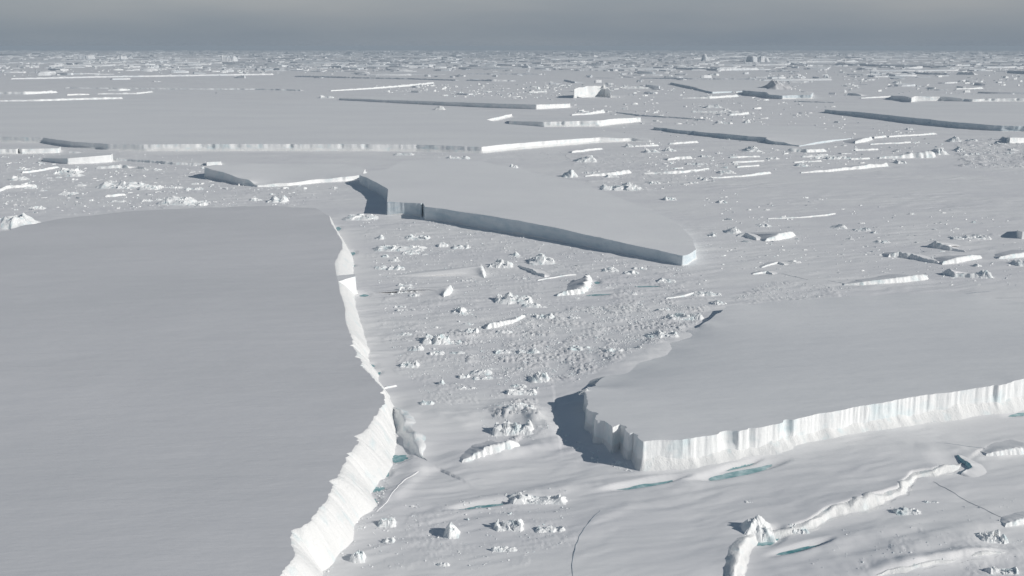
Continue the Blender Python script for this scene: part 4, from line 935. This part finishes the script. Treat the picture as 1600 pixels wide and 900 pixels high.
# ------------------------------------------------------------------ loose ice blocks
import bmesh
def rock(sd, flat=0.7):
    """a broken angular block of about unit size: verts, tris"""
    rr = np.random.default_rng(sd)
    bm = bmesh.new()
    for _ in range(13):
        d = rr.normal(size=3); d /= np.linalg.norm(d) + 1e-9
        q = np.sign(d) * np.abs(d) ** 0.6
        bm.verts.new((q[0] * rr.uniform(.6, 1), q[1] * rr.uniform(.5, .9), q[2] * flat * rr.uniform(.6, 1)))
    bmesh.ops.convex_hull(bm, input=bm.verts[:])
    for v in [v for v in bm.verts if not v.link_faces]: bm.verts.remove(v)
    bmesh.ops.triangulate(bm, faces=bm.faces[:])
    bm.verts.index_update()
    v = np.array([tuple(p.co) for p in bm.verts]); f = np.array([[q.index for q in t.verts] for t in bm.faces])
    bm.free()
    return v, f
ROCKS = [rock(100 + i, random.uniform(.4, .9)) for i in range(14)]
def rot3(a, b, c):
    ca, sa, cb, sb, cc, sc_ = math.cos(a), math.sin(a), math.cos(b), math.sin(b), math.cos(c), math.sin(c)
    return np.array([[ca, -sa, 0], [sa, ca, 0], [0, 0, 1]]) @ np.array([[1, 0, 0], [0, cb, -sb], [0, sb, cb]]) @ np.array([[cc, 0, sc_], [0, 1, 0], [-sc_, 0, cc]])
def sample(poly, n, clump=28.0):
    """n pixel positions inside poly, gathered in patches"""
    xs = [p[0] for p in poly]; ys = [p[1] for p in poly]
    out = []
    big = BERG_PX
    while len(out) < n:
        x = rng.uniform(min(xs), max(xs), 400); y = rng.uniform(min(ys), max(ys), 400)
        ok = inpoly(x, y, poly) & (fbm(x / clump, y / (clump * 0.45), 2, 123) > rng.uniform(-0.5, 0.45, 400))
        for bp in big:
            if ok.any(): ok &= ~inpoly(x, y, bp)
        out += list(zip(x[ok], y[ok]))
    return out[:n]
ZONES = [  # outline, individuals, small rubble, block size in px, label, group
    (RUBBLE[0][0], 80, 3200, 3.4, 'small white ice block frozen into the ice field between the left and wedge icebergs', 'ice blocks of the middle ice field'),
    (RUBBLE[1][0], 60, 4200, 3.2, 'small white ice block in the dense rubble left of the tilted iceberg', 'ice blocks of the dense rubble'),
    ([(745, 640), (840, 620), (862, 690), (760, 700)], 22, 220, 3.4, 'jagged ice block on the snow ridge beside the shaded iceberg end', 'ice blocks on the snow ridge'),
    ([(872, 672), (905, 690), (950, 715), (988, 728), (990, 742), (940, 730), (890, 700)], 16, 90, 5.0, 'broken ice block at the foot of the shaded end of the right iceberg', 'ice blocks at the shaded iceberg end'),
    ([(612, 640), (618, 690), (606, 730), (586, 775), (540, 840), (496, 890), (512, 895), (556, 848), (598, 785), (622, 725)], 16, 220, 4.4, 'broken ice block at the foot of the left iceberg cliff', 'ice blocks at the left cliff foot'),
    (RUBBLE[6][0], 40, 900, 2.6, 'small white ice block in the rubble behind the left iceberg', 'ice blocks of the left rubble'),
    (RUBBLE[3][0], 40, 900, 2.8, 'small ice block in the rough rubble field at the right edge', 'ice blocks of the right rubble field'),
    ([(870, 235), (1060, 225), (1240, 240), (1390, 225), (1480, 245), (1250, 262), (1010, 300), (920, 285)], 40, 900, 2.4, 'small ice block among the floe edges behind the wedge iceberg', 'ice blocks among the floe edges'),
    ([(1090, 350), (1400, 345), (1600, 370), (1600, 450), (1300, 440), (1110, 430)], 26, 700, 2.4, 'small ice block on the snow right of the wedge iceberg', 'ice blocks right of the wedge iceberg'),
    ([(600, 790), (890, 765), (900, 850), (760, 895), (560, 890)], 24, 500, 4.0, 'small white ice block in the foreground snow between the icebergs', 'ice blocks of the foreground snow'),
    ([(1240, 870), (1400, 790), (1600, 770), (1600, 900), (1300, 905)], 18, 200, 3.6, 'small white ice block in the lower right snow below the long crest', 'ice blocks of the lower right snow'),
    ([(640, 395), (830, 405), (1080, 416), (1060, 424), (800, 386)], 16, 420, 2.4, 'small ice block along the foot of the dark wall', 'ice blocks under the dark wall'),
    ([(1020, 130), (1300, 140), (1600, 128), (1600, 148), (1290, 166), (1060, 195), (1000, 170)], 0, 500, 1.8, '', ''),
    ([(560, 132), (1000, 132), (1000, 150), (880, 158), (600, 148)], 0, 500, 1.8, '', ''),
    ([(1200, 440), (1330, 447), (1330, 462), (1120, 474)], 12, 420, 2.6, 'small ice block in the rubble strip along the far edge of the tilted iceberg', 'ice blocks beyond the tilted iceberg'),
    ([(0, 228), (240, 236), (330, 245), (330, 262), (0, 262)], 0, 300, 2.0, '', ''),
    ([(560, 232), (860, 236), (880, 252), (640, 246)], 0, 260, 2.0, '', ''),
]
SV, SF, nv0 = [], [], 0
for poly, nb, nsmall, size, lab, grp in ZONES:
    nb = int(nb * 0.66)
    pts = sample(poly, nb + nsmall)
    for q, (x, y) in enumerate(pts):
        c = P(x, y); d = math.hypot(c[0], c[1])
        s = d / FPX * (size * rng.lognormal(0, 0.4) if q < nb else min(size * 0.95, size * 0.46 * rng.lognormal(0, 0.5))) * 0.5
        v, f = ROCKS[int(rng.integers(len(ROCKS)))]
        m = rot3(rng.uniform(0, 6.28), rng.normal(0, .35), rng.normal(0, .35))
        w = (v * s * np.array((1.25, 1, 0.9))) @ m.T
        z = float(gz(c[0], c[1])[0]) + 0.12 * s
        if q < nb:
            o = mesh_obj('ice_block', w, f, M_ICE, None, False)
            o.location = (c[0], c[1], z)
            tag(o, lab, 'ice block', grp)
        else:
            SV.append(w + np.array((c[0], c[1], z))); SF.append(f + nv0); nv0 += len(v)
o = mesh_obj('brash_rubble', np.concatenate(SV), np.concatenate(SF), M_ICE, None, False)
tag(o, 'countless small crumbs of broken ice scattered over the sea ice', 'ice rubble', kind='stuff')

# ------------------------------------------------------------------ thin slabs of floe ice lying in the broken ice
SHARDS = [
    ([(880, 165), (1060, 160), (1290, 178), (1480, 215), (1480, 245), (1250, 264), (1010, 300), (930, 288), (1000, 240)], 70, 420, 'thin white slab of floe ice in the broken ice right of the huge flat iceberg', 'floe slabs right of the huge flat iceberg'),
    ([(560, 134), (880, 128), (1000, 134), (1000, 152), (880, 157), (620, 149)], 30, 260, 'thin white slab of ice on the pale ice around the jagged iceberg', 'ice slabs around the jagged iceberg'),
    ([(960, 112), (1640, 108), (1640, 148), (1300, 168), (1060, 196), (1000, 160)], 60, 300, 'thin slab of ice scattered through the far right ice', 'ice slabs of the far right'),
    ([(0, 240), (330, 258), (560, 300), (470, 318), (0, 335)], 30, 300, 'thin white snow covered slab in the rubble behind the left iceberg', 'snow slabs of the left rubble'),
    ([(0, 94), (560, 94), (560, 113), (0, 122)], 30, 260, 'thin slab of ice in the far left ice above the long bright edge', 'ice slabs of the far left'),
    ([(1100, 290), (1600, 340), (1600, 450), (1330, 440), (1110, 420), (1100, 340)], 16, 260, 'thin white snow slab on the ice right of the wedge iceberg', 'snow slabs right of the wedge iceberg'),
]
SV3, SF3, nv3 = [], [], 0
for poly, nb, ns, lab, grp in SHARDS:
    pts = sample(poly, nb + ns, 60.0)
    for q, (x, y) in enumerate(pts):
        rr = np.random.default_rng(9000 + q)
        c = P(x, y); d = math.hypot(c[0], c[1])
        pxm = d / FPX
        a = pxm * (rng.lognormal(1.9, 0.5) if q < nb else rng.lognormal(1.1, 0.45)) * 0.5
        b = a * rng.uniform(.25, .6)
        h = min(pxm * (rng.uniform(.9, 2.2) if q < nb else rng.uniform(.4, 1.2)) * 1.1, 14.0)
        n = 12
        th = np.sort(rr.uniform(-.2, .2, n) + np.arange(n) * 2 * math.pi / n)
        rad = (np.abs(np.cos(th)) ** 3 + np.abs(np.sin(th)) ** 3) ** (-1 / 3) * rr.uniform(.65, 1.1, n)
        u, v = a * rad * np.cos(th), b * rad * np.sin(th)
        ang = rng.normal(0.3, 0.35) if rng.uniform() < 0.72 else rng.normal(-0.6, 0.3)
        X, Y = u * math.cos(ang) - v * math.sin(ang), u * math.sin(ang) + v * math.cos(ang)
        tx, ty = rr.normal(0.1, .35), rr.normal(-0.45, .25)       # most lie tipped up towards one edge
        Z = h * np.clip(0.75 + tx * u / a + ty * v / b + rr.uniform(-.12, .12, n), .06, 1.5)
        zc = Z.mean()
        V = np.concatenate([np.c_[X * 1.05, Y * 1.05, np.full(n, -1.2)], np.c_[X, Y, Z], np.c_[X * .5, Y * .5, (Z + zc) / 2], np.c_[X * .02, Y * .02, np.full(n, zc)]])
        z = float(gz(c[0], c[1])[0])
        F = gridfaces(4, n, True)
        if q < nb:
            o = mesh_obj('floe_shard', V, F, M_ICE, None, False)
            o.location = (c[0], c[1], z)
            tag(o, lab, 'ice slab', grp, 'thing')
        else:
            SV3.append(V + np.array((c[0], c[1], z))); SF3.append(F + nv3); nv3 += len(V)
o = mesh_obj('broken_floe_ice', np.concatenate(SV3), np.concatenate(SF3), M_ICE, None, False)
tag(o, 'countless small plates of broken floe ice between the icebergs', 'broken ice', kind='stuff')

# ------------------------------------------------------------------ pack ice and icebergs of the far distance
def far_slab(x, y, wpx, h, dep, ang, sd):
    """a flat topped slab with a ragged outline: verts, quads"""
    rr = np.random.default_rng(sd)
    c = P(x, y); d = math.hypot(c[0], c[1])
    a = wpx * d / FPX / 2; b = a * dep
    n = 14
    th = np.sort(rr.uniform(-.18, .18, n) + np.arange(n) * 2 * math.pi / n)
    q = (np.abs(np.cos(th)) ** 3 + np.abs(np.sin(th)) ** 3) ** (-1 / 3) * rr.uniform(.8, 1.08, n)
    u, v = a * q * np.cos(th), b * q * np.sin(th)
    ca, sa = math.cos(ang), math.sin(ang)
    X, Y = u * ca - v * sa, u * sa + v * ca
    tx, ty = rr.normal(0, .25), rr.normal(0, .25)
    Z = h * np.clip(1 + tx * u / a + ty * v / b + rr.uniform(-.1, .1, n), .25, 1.6)
    z0 = -3.0
    V = np.concatenate([np.c_[X * 1.04, Y * 1.04, np.full(n, z0)], np.c_[X, Y, Z], np.c_[X * .5, Y * .5, np.full(n, Z.mean()) * 1.0], np.c_[X * .02, Y * .02, np.full(n, Z.mean())]])
    return V, gridfaces(4, n, True), c
NIND, NSTUFF = 296, 3400
cand = []
while len(cand) < NIND + NSTUFF:
    y = YH + 6.5 + rng.exponential(17)
    if y > 152: continue
    x = rng.uniform(-60, 1660)
    if 112 < y and fbm(x / 150, y / 9, 2, 200) < rng.uniform(-0.3, 0.6): continue
    if y < 112 and not 360 < x < 1060 and rng.uniform() < 0.35: continue
    if y > 118 and x < 880 and rng.uniform() < 0.75: continue
    w = 8.5 * rng.lognormal(0, 0.75) * (1 + (y - 80) / 90)
    w = min(w, 75)
    if y > 88 and rng.uniform() < 0.05: w = rng.uniform(60, 170)
    h = rng.uniform(5, 24) * (0.55 if rng.uniform() < 0.45 else 1) * min(1.0, w / 9 + 0.35) * (1 + 1.0 * max(0, 1 - (y - 79) / 16))
    cand.append((x, y, w, h))
cand.sort(key=lambda t: -(t[2] * t[3] * (t[1] - YH)))
SV, SF, nv0 = [], [], 0
for i, (x, y, w, h) in enumerate(cand):
    ang = rng.normal(-0.45, 0.35) if (360 < x < 1080 and rng.uniform() < 0.85) or rng.uniform() < 0.3 else rng.normal(0.3, 0.35)
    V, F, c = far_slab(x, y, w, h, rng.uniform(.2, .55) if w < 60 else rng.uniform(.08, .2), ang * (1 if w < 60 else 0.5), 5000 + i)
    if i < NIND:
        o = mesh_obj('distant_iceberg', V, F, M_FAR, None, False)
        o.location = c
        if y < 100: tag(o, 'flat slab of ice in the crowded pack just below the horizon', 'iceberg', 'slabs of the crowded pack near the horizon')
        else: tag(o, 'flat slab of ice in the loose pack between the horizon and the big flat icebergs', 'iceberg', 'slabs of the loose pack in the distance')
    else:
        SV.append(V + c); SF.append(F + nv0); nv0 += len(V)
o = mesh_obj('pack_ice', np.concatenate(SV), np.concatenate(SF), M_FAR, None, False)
tag(o, 'band of countless broken floes packed along the horizon', 'pack ice', kind='stuff')

# ------------------------------------------------------------------ haze
hb = 95000.0
hv = np.array([(sx * hb, sy * hb, z) for z in (-12, 340) for sx, sy in ((-1, -1), (1, -1), (1, 1), (-1, 1))])
hf = [[0, 3, 2, 1], [4, 5, 6, 7], [0, 1, 5, 4], [1, 2, 6, 5], [2, 3, 7, 6], [3, 0, 4, 7]]
mh = bpy.data.materials.new('haze_air'); mh.use_nodes = True
t = mh.node_tree; t.nodes.clear()
pv = t.nodes.new('ShaderNodeVolumePrincipled'); mo = t.nodes.new('ShaderNodeOutputMaterial')
pv.inputs['Color'].default_value = (0.72, 0.84, 0.96, 1)
pv.inputs['Density'].default_value = 2.5e-5
pv.inputs['Anisotropy'].default_value = 0.0
t.links.new(pv.outputs[0], mo.inputs['Volume'])
ho = mesh_obj('haze', hv, hf, mh, None, False)
tag(ho, 'thin cold haze over the sea ice', 'haze', kind='stuff')
